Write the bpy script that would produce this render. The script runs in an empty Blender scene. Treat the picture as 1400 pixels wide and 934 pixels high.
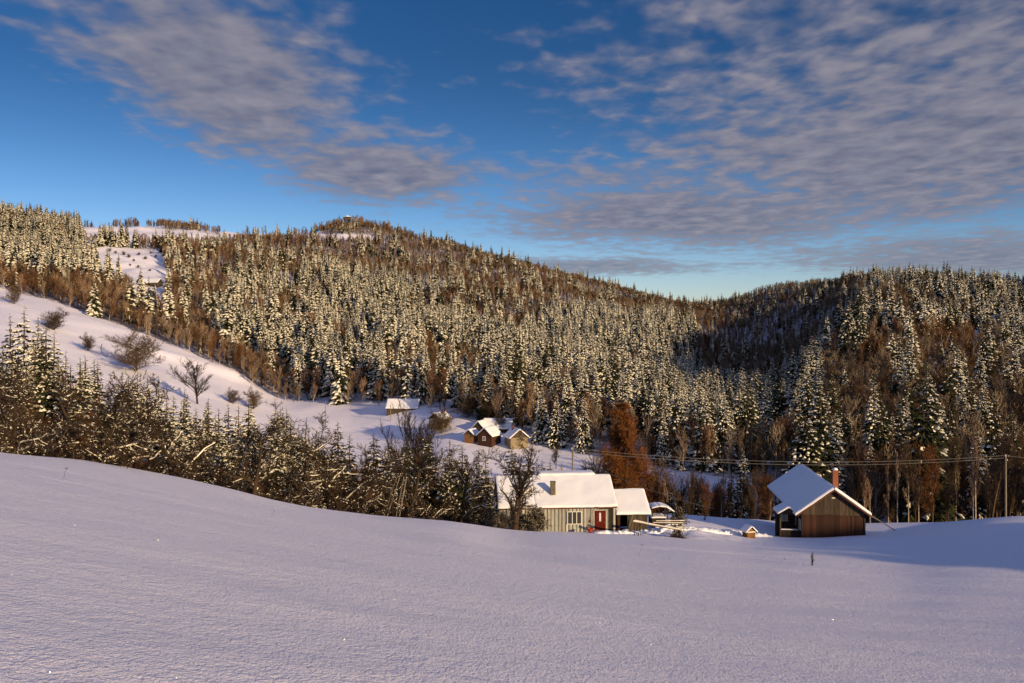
import bpy, math, random
import numpy as np
from mathutils import Vector

# ------------------------------------------------------------------ camera, sky, sun, exposure
SC = bpy.context.scene
COL = SC.collection
F, CX, HY = 1212.0, 700.0, 450.0            # focal length in photo pixels, centre column, eye-level row
cam_d = bpy.data.cameras.new('camera'); cam = bpy.data.objects.new('camera', cam_d); COL.objects.link(cam)
cam_d.sensor_width = 36.0; cam_d.lens = 36.0*F/1400.0
cam_d.shift_y = -17.0/1400.0
cam.location = (0, 0, 0); cam.rotation_euler = (math.radians(90), 0, 0)
cam_d.clip_start = 0.1; cam_d.clip_end = 20000
SC.camera = cam

SUN_EL, SUN_AZ = math.radians(13), math.radians(46)     # azimuth: to the right of straight behind the camera
S = Vector((math.sin(SUN_AZ)*math.cos(SUN_EL), -math.cos(SUN_AZ)*math.cos(SUN_EL), math.sin(SUN_EL)))
sun_d = bpy.data.lights.new('sun', 'SUN'); sun = bpy.data.objects.new('sun', sun_d); COL.objects.link(sun)
sun.rotation_euler = S.to_track_quat('Z', 'Y').to_euler()
sun_d.energy = 5.0; sun_d.angle = math.radians(0.6); sun_d.color = (1.0, 0.73, 0.40)

W = bpy.data.worlds.new('World'); SC.world = W; W.use_nodes = True
def build_world():
    nt = W.node_tree; N = nt.nodes; L = nt.links
    for n in list(N): N.remove(n)
    out = N.new('ShaderNodeOutputWorld'); bg = N.new('ShaderNodeBackground'); L.new(bg.outputs[0], out.inputs[0])
    sky = N.new('ShaderNodeTexSky'); sky.sky_type = 'NISHITA'; sky.sun_disc = False
    sky.sun_elevation = SUN_EL; sky.sun_rotation = math.atan2(S.x, S.y)
    sky.altitude = 800; sky.air_density = 1.0; sky.dust_density = 0.35; sky.ozone_density = 3.0
    bg.inputs['Strength'].default_value = 0.10
    hs = N.new('ShaderNodeHueSaturation'); hs.inputs['Saturation'].default_value = 1.25
    hs.inputs['Value'].default_value = 0.66
    tint = N.new('ShaderNodeMix'); tint.data_type = 'RGBA'; tint.blend_type = 'MULTIPLY'; tint.inputs[0].default_value = 1.0
    L.new(sky.outputs[0], tint.inputs[6]); tint.inputs[7].default_value = (0.92, 0.86, 0.98, 1)
    L.new(tint.outputs[2], hs.inputs['Color'])
    tc = N.new('ShaderNodeTexCoord'); sep = N.new('ShaderNodeSeparateXYZ'); L.new(tc.outputs['Generated'], sep.inputs[0])
    pale = N.new('ShaderNodeMapRange'); pale.interpolation_type = 'SMOOTHSTEP'; pale.inputs['From Min'].default_value = 0.0; pale.inputs['From Max'].default_value = 0.30
    pale.inputs['To Min'].default_value = 1.25; pale.inputs['To Max'].default_value = 0.60; L.new(sep.outputs[2], pale.inputs['Value']); 
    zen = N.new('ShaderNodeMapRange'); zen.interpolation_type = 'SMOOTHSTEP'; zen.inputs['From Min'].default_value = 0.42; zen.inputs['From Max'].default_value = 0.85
    zen.inputs['To Max'].default_value = 1.5; L.new(sep.outputs[2], zen.inputs['Value'])  # sky above the view brightened beyond nature, as added blue fill light
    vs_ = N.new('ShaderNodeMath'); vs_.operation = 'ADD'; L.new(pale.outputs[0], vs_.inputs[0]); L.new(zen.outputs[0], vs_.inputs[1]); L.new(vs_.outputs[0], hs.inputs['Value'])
    def M(op, a, b=None, c=None, clamp=False):
        m = N.new('ShaderNodeMath'); m.operation = op; m.use_clamp = clamp
        for i, v in enumerate((a, b, c)):
            if v is None: continue
            if isinstance(v, (int, float)): m.inputs[i].default_value = v
            else: L.new(v, m.inputs[i])
        return m.outputs[0]
    x, y, z = sep.outputs
    zz = M('MAXIMUM', M('ADD', z, 0.05), 0.02)
    px = M('DIVIDE', x, zz); py = M('DIVIDE', y, zz)       # where the ray meets the cloud layer
    comb = N.new('ShaderNodeCombineXYZ'); L.new(px, comb.inputs[0]); L.new(py, comb.inputs[1])
    def noise(scale, detail, rough, dist=0.0, off=(0, 0, 0), sc=(1, 1, 1), rz=0):
        mp = N.new('ShaderNodeMapping'); mp.inputs['Location'].default_value = off; mp.inputs['Scale'].default_value = sc
        mp.inputs['Rotation'].default_value = (0, 0, rz)
        L.new(comb.outputs[0], mp.inputs[0])
        n = N.new('ShaderNodeTexNoise'); n.inputs['Scale'].default_value = scale; n.inputs['Detail'].default_value = detail
        n.inputs['Roughness'].default_value = rough; n.inputs['Distortion'].default_value = dist
        L.new(mp.outputs[0], n.inputs['Vector']); return n.outputs['Fac']
    # the cloud banks, plus an unseen one added for fill light, as soft ellipses
    def bank(cx, cy, rx, ry, ang):
        dx = M('SUBTRACT', px, cx); dy = M('SUBTRACT', py, cy)
        ca, sa = math.cos(ang), math.sin(ang)
        a = M('DIVIDE', M('ADD', M('MULTIPLY', dx, ca), M('MULTIPLY', dy, sa)), rx)
        b = M('DIVIDE', M('SUBTRACT', M('MULTIPLY', dy, ca), M('MULTIPLY', dx, sa)), ry)
        r = M('SQRT', M('ADD', M('MULTIPLY', a, a), M('MULTIPLY', b, b)))
        return M('SUBTRACT', 1.0, r)
    banks = [bank(*b) for b in BANKS]
    m = banks[0]
    for b in banks[1:]: m = M('MAXIMUM', m, b)
    m = M('MAXIMUM', m, -0.5)
    big = noise(1.0, 4, 0.5, 0.3, (3.1, 1.7, 0))
    tuft = noise(7.0, 2, 0.45, 0.25, (0.3, 0.9, 0), (1, 0.72, 1), 0.0)
    tuft2 = noise(20.0, 2, 0.5, 0.3, (5, 2, 1), (1, 0.75, 1), 0.0)
    cov = M('ADD', M('MULTIPLY', M('ADD', m, 0.13), 1.35), M('MULTIPLY', M('SUBTRACT', big, 0.5), 1.5))
    tt = M('ADD', M('MULTIPLY', M('SUBTRACT', tuft, 0.5), 1.9), M('MULTIPLY', M('SUBTRACT', tuft2, 0.5), 0.55))
    dens = M('ADD', cov, tt)
    mr = N.new('ShaderNodeMapRange'); mr.interpolation_type = 'SMOOTHSTEP'
    mr.inputs['From Min'].default_value = -0.05; mr.inputs['From Max'].default_value = 1.05
    L.new(dens, mr.inputs['Value'])
    fade = N.new('ShaderNodeMapRange'); fade.inputs['From Min'].default_value = 0.0; fade.inputs['From Max'].default_value = 0.10
    fade.inputs['To Min'].default_value = 0.6
    L.new(z, fade.inputs['Value'])
    fac = M('MULTIPLY', M('MULTIPLY', mr.outputs[0], 0.92), fade.outputs[0])
    # cloud colour: lit warm tops where thin, grey-lavender where thick
    cr = N.new('ShaderNodeValToRGB'); L.new(tt, cr.inputs[0])
    shade = M('ADD', M('MULTIPLY', tt, 0.9), 0.42, None, True); L.new(shade, cr.inputs[0])
    cr.color_ramp.elements[0].color = CLOUD_DARK; cr.color_ramp.elements[1].color = CLOUD_LIGHT
    mix = N.new('ShaderNodeMix'); mix.data_type = 'RGBA'
    glow = N.new('ShaderNodeMapRange'); glow.inputs['From Min'].default_value = 0.35; glow.inputs['From Max'].default_value = -0.5
    glow.inputs['To Min'].default_value = 1.0; glow.inputs['To Max'].default_value = CLOUD_GLOW; L.new(y, glow.inputs['Value'])   # clouds towards the sun are brighter
    vm = N.new('ShaderNodeVectorMath'); vm.operation = 'SCALE'; L.new(cr.outputs[0], vm.inputs[0]); L.new(glow.outputs[0], vm.inputs['Scale'])
    L.new(fac, mix.inputs[0]); L.new(hs.outputs[0], mix.inputs[6]); L.new(vm.outputs[0], mix.inputs[7])
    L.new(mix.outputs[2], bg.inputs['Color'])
BANKS = [(0.0, -1.4, 2.0, 1.8, 0.0), (-0.98, 3.0, 0.45, 1.5, 0.12), (-0.68, 4.4, 0.62, 0.95, 0.0), (1.8, 3.9, 1.4, 2.7, -0.12), (1.2, 5.6, 1.5, 1.9, -0.2), (0.6, 8.3, 1.6, 0.8, 0.0), (4.2, 7.2, 2.4, 1.6, 0.0)]  # first bank lies overhead out of view, added to raise the ambient light
CLOUD_GLOW = 1.55
CLOUD_DARK = (1.22, 1.32, 1.95, 1); CLOUD_LIGHT = (2.8, 2.6, 3.0, 1)
build_world()
SC.view_settings.view_transform = 'Standard'; SC.view_settings.look = 'None'
SC.view_settings.exposure = 0.22; SC.view_settings.gamma = 1.0; SC.view_settings.use_curve_mapping = False
SC.cycles.max_bounces = 5; SC.cycles.diffuse_bounces = 2; SC.cycles.glossy_bounces = 2

RND = random.Random(7); NR = np.random.default_rng(7)

# ------------------------------------------------------------------ helpers
def tag(o, label=None, cat=None, group=None, kind=None):
    if label: o['label'] = label
    if cat: o['category'] = cat
    if group: o['group'] = group
    if kind: o['kind'] = kind
    return o
def empty(name, loc, rz=0.0):
    o = bpy.data.objects.new(name, None); COL.objects.link(o); o.location = loc; o.rotation_euler = (0, 0, rz)
    o.empty_display_size = 0.2
    return o

class MB:
    """collects vertices and faces, and links them as one mesh object"""
    def __init__(s): s.v = []; s.f = []; s.m = []
    def add(s, vs, fs, mat=0):
        b = len(s.v); s.v.extend(vs); s.f.extend(tuple(i+b for i in f) for f in fs)
        s.m.extend([mat]*len(fs))
    def box(s, x0, x1, y0, y1, z0, z1, mat=0):
        vs = [(x, y, z) for z in (z0, z1) for y in (y0, y1) for x in (x0, x1)]
        s.add(vs, [(0, 2, 3, 1), (4, 5, 7, 6), (0, 1, 5, 4), (2, 6, 7, 3), (0, 4, 6, 2), (1, 3, 7, 5)], mat)
    def prism(s, poly, y0, y1, mat=0):                  # poly of (x,z), counter-clockwise from the front, extruded along y
        n = len(poly)
        vs = [(x, y0, z) for x, z in poly] + [(x, y1, z) for x, z in poly]
        fs = [tuple(range(n)), tuple(range(2*n-1, n-1, -1))] + [(i, i+n, (i+1) % n+n, (i+1) % n) for i in range(n)]
        s.add(vs, fs, mat)
    def bar(s, p, q, w, h=None, mat=0):                 # a square bar from p to q
        h = h or w; p = Vector(p); q = Vector(q); d = (q-p).normalized()
        up = Vector((0, 0, 1)) if abs(d.z) < 0.95 else Vector((0, 1, 0))
        a = d.cross(up).normalized()*w/2; b = a.cross(d).normalized()*h/2
        vs = [tuple(c+sa*a+sb*b) for c in (p, q) for sa, sb in ((-1, -1), (1, -1), (1, 1), (-1, 1))]
        s.add(vs, [(0, 1, 2, 3), (7, 6, 5, 4), (0, 4, 5, 1), (1, 5, 6, 2), (2, 6, 7, 3), (3, 7, 4, 0)], mat)
    def tube(s, p, q, r0, r1, n=6, mat=0, cap=False):
        p = Vector(p); q = Vector(q); d = q-p
        if d.length < 1e-6: return
        d.normalize(); a = d.orthogonal().normalized(); b = d.cross(a)
        vs = [tuple(c+(a*math.cos(t)+b*math.sin(t))*r) for c, r in ((p, r0), (q, r1)) for t in (2*math.pi*i/n for i in range(n))]
        fs = [(i, (i+1) % n, (i+1) % n+n, i+n) for i in range(n)]
        if cap: fs += [tuple(range(n-1, -1, -1)), tuple(range(n, 2*n))]
        s.add(vs, fs, mat)
    def mesh(s, name, mats, smooth=False):
        me = bpy.data.meshes.new(name); me.from_pydata(s.v, [], s.f)
        for m in (mats if isinstance(mats, (list, tuple)) else [mats]): me.materials.append(m)
        if any(s.m): me.polygons.foreach_set('material_index', s.m)
        if smooth: me.polygons.foreach_set('use_smooth', [True]*len(s.f))
        me.update(); return me
    def build(s, name, mats, parent=None, smooth=False):
        o = bpy.data.objects.new(name, s.mesh(name, mats, smooth)); COL.objects.link(o)
        if parent: o.parent = parent
        return o

# value noise (used for the terrain and for the patches of forest)
def vnoise(x, y, seed=0):
    x = np.asarray(x, float); y = np.asarray(y, float)
    xi = np.floor(x).astype(np.int64); yi = np.floor(y).astype(np.int64); fx = x-xi; fy = y-yi
    fx = fx*fx*(3-2*fx); fy = fy*fy*(3-2*fy)
    def h(a, b):
        n = (a*374761393+b*668265263+seed*974711) & 0x7fffffff
        n = ((n ^ (n >> 13))*1274126177) & 0x7fffffff
        n = ((n ^ (n >> 16))*1103515245) & 0x7fffffff
        return (n & 0xffff)/65535.0
    return (h(xi, yi)*(1-fx)+h(xi+1, yi)*fx)*(1-fy)+(h(xi, yi+1)*(1-fx)+h(xi+1, yi+1)*fx)*fy
def fbm(x, y, seed=0, oct=4):
    t = 0; a = 0.5
    for k in range(oct): t = t+a*(vnoise(x*2**k, y*2**k, seed+k)-0.5); a *= 0.5
    return t*2

# ------------------------------------------------------------------ materials
def mat_base(name):
    m = bpy.data.materials.new(name); m.use_nodes = True
    nt = m.node_tree; p = nt.nodes['Principled BSDF']; return m, nt, nt.nodes, nt.links, p
def simple(name, col, rough=0.8, var=0.25, scale=4.0, bump=0.0, stretch=(1, 1, 1), island=0.0, spec=0.3, col2=None, objrand=0.0):
    m, nt, N, L, p = mat_base(name)
    tc = N.new('ShaderNodeTexCoord'); mp = N.new('ShaderNodeMapping'); mp.inputs['Scale'].default_value = stretch
    L.new(tc.outputs['Object'], mp.inputs[0])
    n = N.new('ShaderNodeTexNoise'); n.inputs['Scale'].default_value = scale; n.inputs['Detail'].default_value = 5
    n.inputs['Roughness'].default_value = 0.65; L.new(mp.outputs[0], n.inputs['Vector'])
    cr = N.new('ShaderNodeValToRGB'); L.new(n.outputs['Fac'], cr.inputs[0])
    c2 = col2 or tuple(c*(1-var) for c in col); c1 = tuple(min(1, c*(1+var)) for c in col) if not col2 else col
    cr.color_ramp.elements[0].position = 0.3; cr.color_ramp.elements[1].position = 0.7
    cr.color_ramp.elements[0].color = (*c2, 1); cr.color_ramp.elements[1].color = (*c1, 1)
    c = cr.outputs[0]
    for src, amt in (('island', island), ('obj', objrand)):
        if amt:
            if src == 'island':
                g = N.new('ShaderNodeNewGeometry'); r = g.outputs['Random Per Island']
            else:
                g = N.new('ShaderNodeObjectInfo'); r = g.outputs['Random']
            mr = N.new('ShaderNodeMapRange'); mr.inputs['To Min'].default_value = 1-amt; mr.inputs['To Max'].default_value = 1+amt
            L.new(r, mr.inputs['Value'])
            hs = N.new('ShaderNodeHueSaturation'); L.new(mr.outputs[0], hs.inputs['Value']); L.new(c, hs.inputs['Color']); c = hs.outputs[0]
    L.new(c, p.inputs['Base Color']); p.inputs['Roughness'].default_value = rough; p.inputs['Specular IOR Level'].default_value = spec
    if bump:
        b = N.new('ShaderNodeBump'); b.inputs['Strength'].default_value = bump; b.inputs['Distance'].default_value = 0.02
        L.new(n.outputs['Fac'], b.inputs['Height']); L.new(b.outputs[0], p.inputs['Normal'])
    return m
SNOW_C = (0.78, 0.78, 0.82)
def snow_mat(name, scale=6.0, bump=0.25, dist=0.03, col=SNOW_C):
    m, nt, N, L, p = mat_base(name)
    p.inputs['Base Color'].default_value = (*col, 1); p.inputs['Roughness'].default_value = 0.55
    p.inputs['Specular IOR Level'].default_value = 0.25
    tc = N.new('ShaderNodeTexCoord'); n = N.new('ShaderNodeTexNoise'); n.inputs['Scale'].default_value = scale
    n.inputs['Detail'].default_value = 5; L.new(tc.outputs['Object'], n.inputs['Vector'])
    b = N.new('ShaderNodeBump'); b.inputs['Strength'].default_value = bump; b.inputs['Distance'].default_value = dist
    L.new(n.outputs['Fac'], b.inputs['Height']); L.new(b.outputs[0], p.inputs['Normal'])
    return m
def ground_mat():
    m, nt, N, L, p = mat_base('snow_ground')
    p.inputs['Roughness'].default_value = 0.5; p.inputs['Specular IOR Level'].default_value = 0.3
    tc = N.new('ShaderNodeTexCoord')
    def noise(scale, det, rough=0.6, sc=(1, 1, 1), dist=0.0, rz=0.0):
        mp = N.new('ShaderNodeMapping'); mp.inputs['Scale'].default_value = sc; mp.inputs['Rotation'].default_value = (0, 0, rz)
        L.new(tc.outputs['Object'], mp.inputs[0])
        n = N.new('ShaderNodeTexNoise'); n.inputs['Scale'].default_value = scale; n.inputs['Detail'].default_value = det
        n.inputs['Roughness'].default_value = rough; n.inputs['Distortion'].default_value = dist
        L.new(mp.outputs[0], n.inputs['Vector']); return n.outputs['Fac']
    prev = None
    # wind ripples, lumps, crust grain: metres
    for h, st, ds in ((noise(0.10, 3, 0.5, (0.45, 1.6, 1), 0.8, 0.25), 1.0, 0.22),
                      (noise(0.55, 3, 0.55, (0.4, 1.4, 1), 0.6, 0.2), 1.0, 0.05),
                      (noise(2.0, 3, 0.6, (0.9, 0.7, 1), 0.2), 1.0, 0.07),
                      (noise(6.0, 3, 0.6, (1.0, 0.7, 1), 0.2), 1.0, 0.06),
                      (noise(24.0, 3, 0.7, (1, 0.55, 1)), 1.0, 0.06)):
        b = N.new('ShaderNodeBump'); b.inputs['Strength'].default_value = st; b.inputs['Distance'].default_value = ds
        L.new(h, b.inputs['Height'])
        if prev: L.new(prev, b.inputs['Normal'])
        prev = b.outputs[0]
    L.new(prev, p.inputs['Normal'])
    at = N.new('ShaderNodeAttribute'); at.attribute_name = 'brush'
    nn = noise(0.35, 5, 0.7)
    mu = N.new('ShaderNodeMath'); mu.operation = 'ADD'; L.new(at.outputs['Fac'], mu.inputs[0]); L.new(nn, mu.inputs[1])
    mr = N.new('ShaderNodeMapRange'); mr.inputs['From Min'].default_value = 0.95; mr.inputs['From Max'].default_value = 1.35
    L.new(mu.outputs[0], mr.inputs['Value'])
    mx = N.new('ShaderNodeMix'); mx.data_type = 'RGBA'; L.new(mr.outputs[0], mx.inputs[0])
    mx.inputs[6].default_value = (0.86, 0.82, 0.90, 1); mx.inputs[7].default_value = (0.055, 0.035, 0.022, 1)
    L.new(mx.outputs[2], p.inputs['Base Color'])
    return m
M_GROUND = ground_mat()
M_SNOW = snow_mat('snow'); M_TSNOW = snow_mat('tree_snow', 3.0, 0.4, 0.1, (0.80, 0.745, 0.61))
M_NEEDLE = simple('spruce_needles', (0.026, 0.029, 0.013), 0.9, 0.4, 1.5, objrand=0.3, spec=0.1)
M_BARK = simple('bark', (0.085, 0.055, 0.032), 0.95, 0.35, 6, objrand=0.45, spec=0.1)
M_DARKBARK = simple('dark_bark', (0.045, 0.030, 0.020), 0.95, 0.35, 8, objrand=0.2, spec=0.1)
M_RUST = simple('rust_twigs', (0.13, 0.055, 0.021), 0.95, 0.3, 2, objrand=0.5, spec=0.1)
M_LARCH = simple('larch_twigs', (0.27, 0.10, 0.026), 0.95, 0.45, 1.2, spec=0.1)
M_BIRCH = simple('birch_bark', (0.42, 0.33, 0.24), 0.9, 0.4, 5, spec=0.1)

# ------------------------------------------------------------------ terrain: a height for every place
T = {
 -600: [(30,500),(45,520),(60,545),(90,600),(150,560),(250,470),(420,340),(600,290),(850,235),(1000,225),(1500,300),(6000,430)],
 0: [(30,629),(45,620),(60,627),(90,650),(130,640),(180,560),(300,452),(420,398),(600,350),(850,300),(1100,312),(1600,380),(6000,445)],
 100: [(30,637),(48,628),(65,636),(95,665),(140,650),(200,575),(300,490),(400,423),(600,370),(750,338),(900,314),(1100,325),(1600,390),(6000,445)],
 200: [(30,660),(52,645),(70,654),(100,690),(150,670),(210,600),(300,520),(380,462),(600,385),(750,345),(930,316),(1150,330),(1600,390),(6000,445)],
 300: [(30,680),(57,666),(75,676),(105,712),(160,690),(230,610),(300,553),(360,503),(600,400),(800,345),(980,320),(1150,335),(1600,390),(6000,445)],
 400: [(30,705),(62,690),(80,698),(110,730),(160,705),(230,640),(290,590),(340,548),(550,440),(800,360),(1000,322),(1150,330),(1600,390),(6000,445)],
 480: [(30,722),(66,701),(85,710),(115,742),(165,715),(230,655),(290,600),(325,555),(550,450),(800,365),(960,322),(1000,308),(1060,312),(1600,390),(6000,445)],
 550: [(30,742),(69,708),(88,718),(115,750),(165,722),(225,660),(280,605),(305,562),(550,455),(800,375),(1000,326),(1150,340),(1600,390),(6000,445)],
 620: [(30,757),(50,724),(72,713),(90,724),(115,756),(165,728),(210,680),(250,615),(280,575),(550,465),(800,385),(1000,341),(1150,350),(1600,400),(6000,445)],
 700: [(30,768),(60,733),(74,724),(90,728),(110,737),(140,748),(175,722),(220,660),(262,600),(550,475),(800,400),(1000,360),(1200,375),(1600,410),(6000,445)],
 800: [(30,778),(60,740),(75,730),(92,722),(110,732),(140,752),(175,725),(205,680),(240,624),(550,490),(800,420),(1000,388),(1200,400),(1600,420),(6000,445)],
 900: [(30,785),(60,747),(78,731),(95,710),(106,702),(120,720),(150,750),(185,705),(222,642),(400,560),(550,500),(800,435),(1000,414),(1200,425),(1600,430),(6000,445)],
 950: [(30,788),(60,750),(78,735),(95,714),(108,704),(122,722),(150,748),(185,705),(217,650),(400,575),(550,515),(800,448),(1000,424),(1200,430),(1600,435),(6000,445)],
 1025: [(30,795),(60,757),(80,742),(95,727),(112,709),(130,730),(150,748),(180,710),(210,660),(300,620),(450,560),(600,510),(800,450),(950,412),(1200,425),(1600,435),(6000,445)],
 1070: [(30,798),(60,759),(80,744),(95,732),(112,714),(130,735),(150,748),(180,705),(205,667),(300,610),(400,580),(550,535),(700,475),(850,408),(1000,396),(1200,410),(1600,430),(6000,445)],
 1120: [(30,802),(60,762),(84,741),(98,730),(115,717),(130,735),(150,745),(180,700),(240,625),(300,575),(370,528),(430,512),(550,505),(700,446),(850,402),(1000,396),(1200,400),(1600,430),(6000,445)],
 1180: [(30,808),(60,765),(84,736),(98,728),(115,716),(130,730),(150,735),(190,680),(250,605),(330,530),(400,474),(470,438),(560,424),(700,404),(850,391),(1200,405),(1600,430),(6000,445)],
 1250: [(30,815),(60,768),(80,742),(98,726),(112,715),(130,725),(160,720),(200,670),(250,610),(330,535),(400,472),(480,428),(580,403),(680,394),(900,402),(1600,430),(6000,445)],
 1330: [(30,820),(60,765),(80,738),(95,716),(105,711),(125,722),(160,715),(200,668),(260,600),(350,525),(450,455),(550,414),(640,398),(900,406),(1600,430),(6000,445)],
 1400: [(30,828),(50,785),(70,748),(90,716),(102,706),(120,715),(160,712),(200,668),(260,605),(350,530),(450,462),(560,418),(650,398),(900,412),(1600,430),(6000,445)],
 2000: [(30,844),(60,800),(100,715),(150,680),(250,530),(350,370),(450,250),(560,180),(700,190),(1000,300),(1600,420),(6000,445)],  # unseen hill past the right edge, raised to cast shade over the gully
}
def pchip(x, y, xs):
    x = np.asarray(x, float); y = np.asarray(y, float); h = np.diff(x); d = np.diff(y)/h
    m = np.zeros_like(y); m[0] = d[0]; m[-1] = d[-1]
    for i in range(1, len(x)-1):
        if d[i-1]*d[i] > 0:
            w1 = 2*h[i]+h[i-1]; w2 = h[i]+2*h[i-1]; m[i] = (w1+w2)/(w1/d[i-1]+w2/d[i])
    i = np.clip(np.searchsorted(x, xs)-1, 0, len(x)-2); t = (xs-x[i])/h[i]
    return ((2*t**3-3*t**2+1)*y[i]+(t**3-2*t**2+t)*h[i]*m[i]+(-2*t**3+3*t**2)*y[i+1]+(t**3-t**2)*h[i]*m[i+1])
PXS = np.array(sorted(T)); YG = np.geomspace(12, 6000, 560)
def near_plane(X, Y):
    return -1.7-0.212*Y+0.215*(np.logaddexp(0, -(X-9)/6.0)*6.0-10.21)      # falls away ahead and to the right, then levels
ZC = []
for k in PXS:
    a = np.array(T[int(k)][1:], float); nY = np.array([12.0, 16, 21, 27])
    ZC.append(pchip(np.concatenate([nY, a[:, 0]]), np.concatenate([near_plane((k-CX)/F*nY, nY), -(a[:, 1]-HY)/F*a[:, 0]]), YG))
ZC = np.array(ZC); PXG = np.arange(-600, 2001, 10.0)
ZG = np.array([pchip(PXS, ZC[:, j], PXG) for j in range(len(YG))]).T      # [px, Y]
# soften along px so columns of the table do not show
ker = np.exp(-0.5*(np.arange(-4, 5)/2.0)**2); ker /= ker.sum()
ZG = np.array([np.convolve(np.pad(ZG[:, j], 4, mode='edge'), ker, 'valid') for j in range(ZG.shape[1])]).T
def height(X, Y):
    X = np.asarray(X, float); Y = np.asarray(Y, float)
    Yc = np.maximum(Y, 6.0); px = np.clip(CX+F*X/Yc, -600, 2000)
    fi = (px+600)/10.0; i = np.clip(fi.astype(int), 0, len(PXG)-2); fu = fi-i
    fj = np.log(np.clip(Y, 12, 5999)/12)/math.log(500)*559; j = np.clip(fj.astype(int), 0, 558); fv = fj-j
    z = (ZG[i, j]*(1-fu)+ZG[i+1, j]*fu)*(1-fv)+(ZG[i, j+1]*(1-fu)+ZG[i+1, j+1]*fu)*fv
    plane = near_plane(X, Y)
    w = np.clip((Y-12)/10.0, 0, 1); w = w*w*(3-2*w)
    z = plane*(1-w)+z*w
    far = np.clip((Y-230)/250.0, 0, 1)
    z = z+far*(fbm(X/90.0, Y/90.0, 3)*11.0+fbm(X/25.0, Y/25.0, 9)*2.0)
    near = 1-np.clip((Y-100)/60.0, 0, 1); pq = CX+F*X/Yc
    z = z+13.6*np.exp(-((X-127)/17.0)**2)*np.clip((52-Y)/40.0, 0, 1)*np.clip((Y+70)/30.0, 0, 1)          # unseen rise added at right, shaped to shade the cabin and field
    yl = np.interp(pq, [140, 185, 260, 330], [345, 347, 352, 354]); tm = np.clip((pq-150)/25, 0, 1)*np.clip((345-pq)/25, 0, 1)
    z = z+1.1*np.tanh((Y-yl)/2.5)*tm*np.clip(1-np.abs(Y-yl)/40, 0, 1)
    yard = np.clip(1-((pq-915)/105.0)**2, 0, 1)*np.clip(1-((Y-84)/9.0)**2, 0, 1)
    z = z+yard*np.maximum(fbm(X/1.1, Y/1.5, 41, 2), -.2)*0.6
    z = z+near*(fbm(X/5.0, Y/3.0, 21, 3)*0.06*np.clip(Y/8, 0, 1)+fbm(X/20.0+Y/30, Y/11.0, 5, 2)*0.22*np.clip((Y-10)/30, 0, 1))
    return z
def gz(x, y): return float(height(np.array([x]), np.array([y]))[0])
def at(px, Y, dz=0.0):
    X = (px-CX)/F*Y; return Vector((X, Y, gz(X, Y)+dz))
def zpix(py, Y): return -(py-HY)/F*Y

YEDGE = ([-600,0,100,200,300,400,480,550,620,700,800,900,950,1025,1075,1110], [600,420,400,380,360,340,325,305,283,264,242,224,218,211,200,120])
def inpoly(x, y, P):
    c = np.zeros(np.shape(x), bool); n = len(P)
    for i in range(n):
        (x1, y1), (x2, y2) = P[i], P[(i+1) % n]
        t = ((y1 > y) != (y2 > y)) & (x < (x2-x1)*(y-y1)/((y2-y1) or 1e-9)+x1); c ^= t
    return c
CLEAR = [[(98,347),(150,338),(222,344),(234,398),(196,408),(165,392),(120,376)],[(184,380),(228,380),(228,424),(184,424)],
         [(108,308),(225,310),(225,336),(150,333),(112,331)],
         [(225,315),(440,318),(440,326),(225,330)], [(428,322),(470,320),(530,328),(522,333),(432,328)]]
def forest_masks(X, Y):
    """open: snow without trees; brown: share of bare trees"""
    Z = height(X, Y); px = CX+F*X/Y; py = HY-F*Z/Y
    edge = np.interp(px, *YEDGE)
    opened = Y < edge
    for P in CLEAR: opened |= inpoly(px, py, P)
    opened &= ~((px > 1110) & (Y > 125))
    n = vnoise(X/55.0, Y/75.0, 31)*0.6+vnoise(X/22.0, Y/30.0, 32)*0.4
    ex = Y-edge
    b = np.where(n > np.where((px > 1160) & (py < 468), 0.70, 0.56), 0.85, 0.10)
    b = np.where((px < 400) & (ex < 45), 0.97, b)
    b = np.where((px >= 400) & (px < 1100) & (ex < 22), 0.7, b)
    top = np.interp(px, [0, 100, 200, 300, 400, 600, 800, 950], [330, 335, 366, 376, 372, 384, 430, 446])
    b = np.where((px > 190) & (px < 960) & (py < top), 0.86, b)
    b = np.where((px > 210) & (px < 420) & (py < 385), np.maximum(b, 0.75), b)
    b = np.where((px > 190) & (px < 960) & (py < top+45) & (n > 0.44), np.maximum(b, 0.75), b)
    b = np.where((px > 960) & (px < 1190) & (Y > 560), 0.82, b)
    b = np.where((px > 1120) & (py > 500), 0.88, b)
    b = np.where((px > 1180) & (px < 1330) & (py > 468) & (py < 505), 0.97, b)
    b = np.where((px > 1000) & (px <= 1120) & (py > 560) & (Y < 260), 0.8, b)
    return opened, b, px, py, Z

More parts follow.
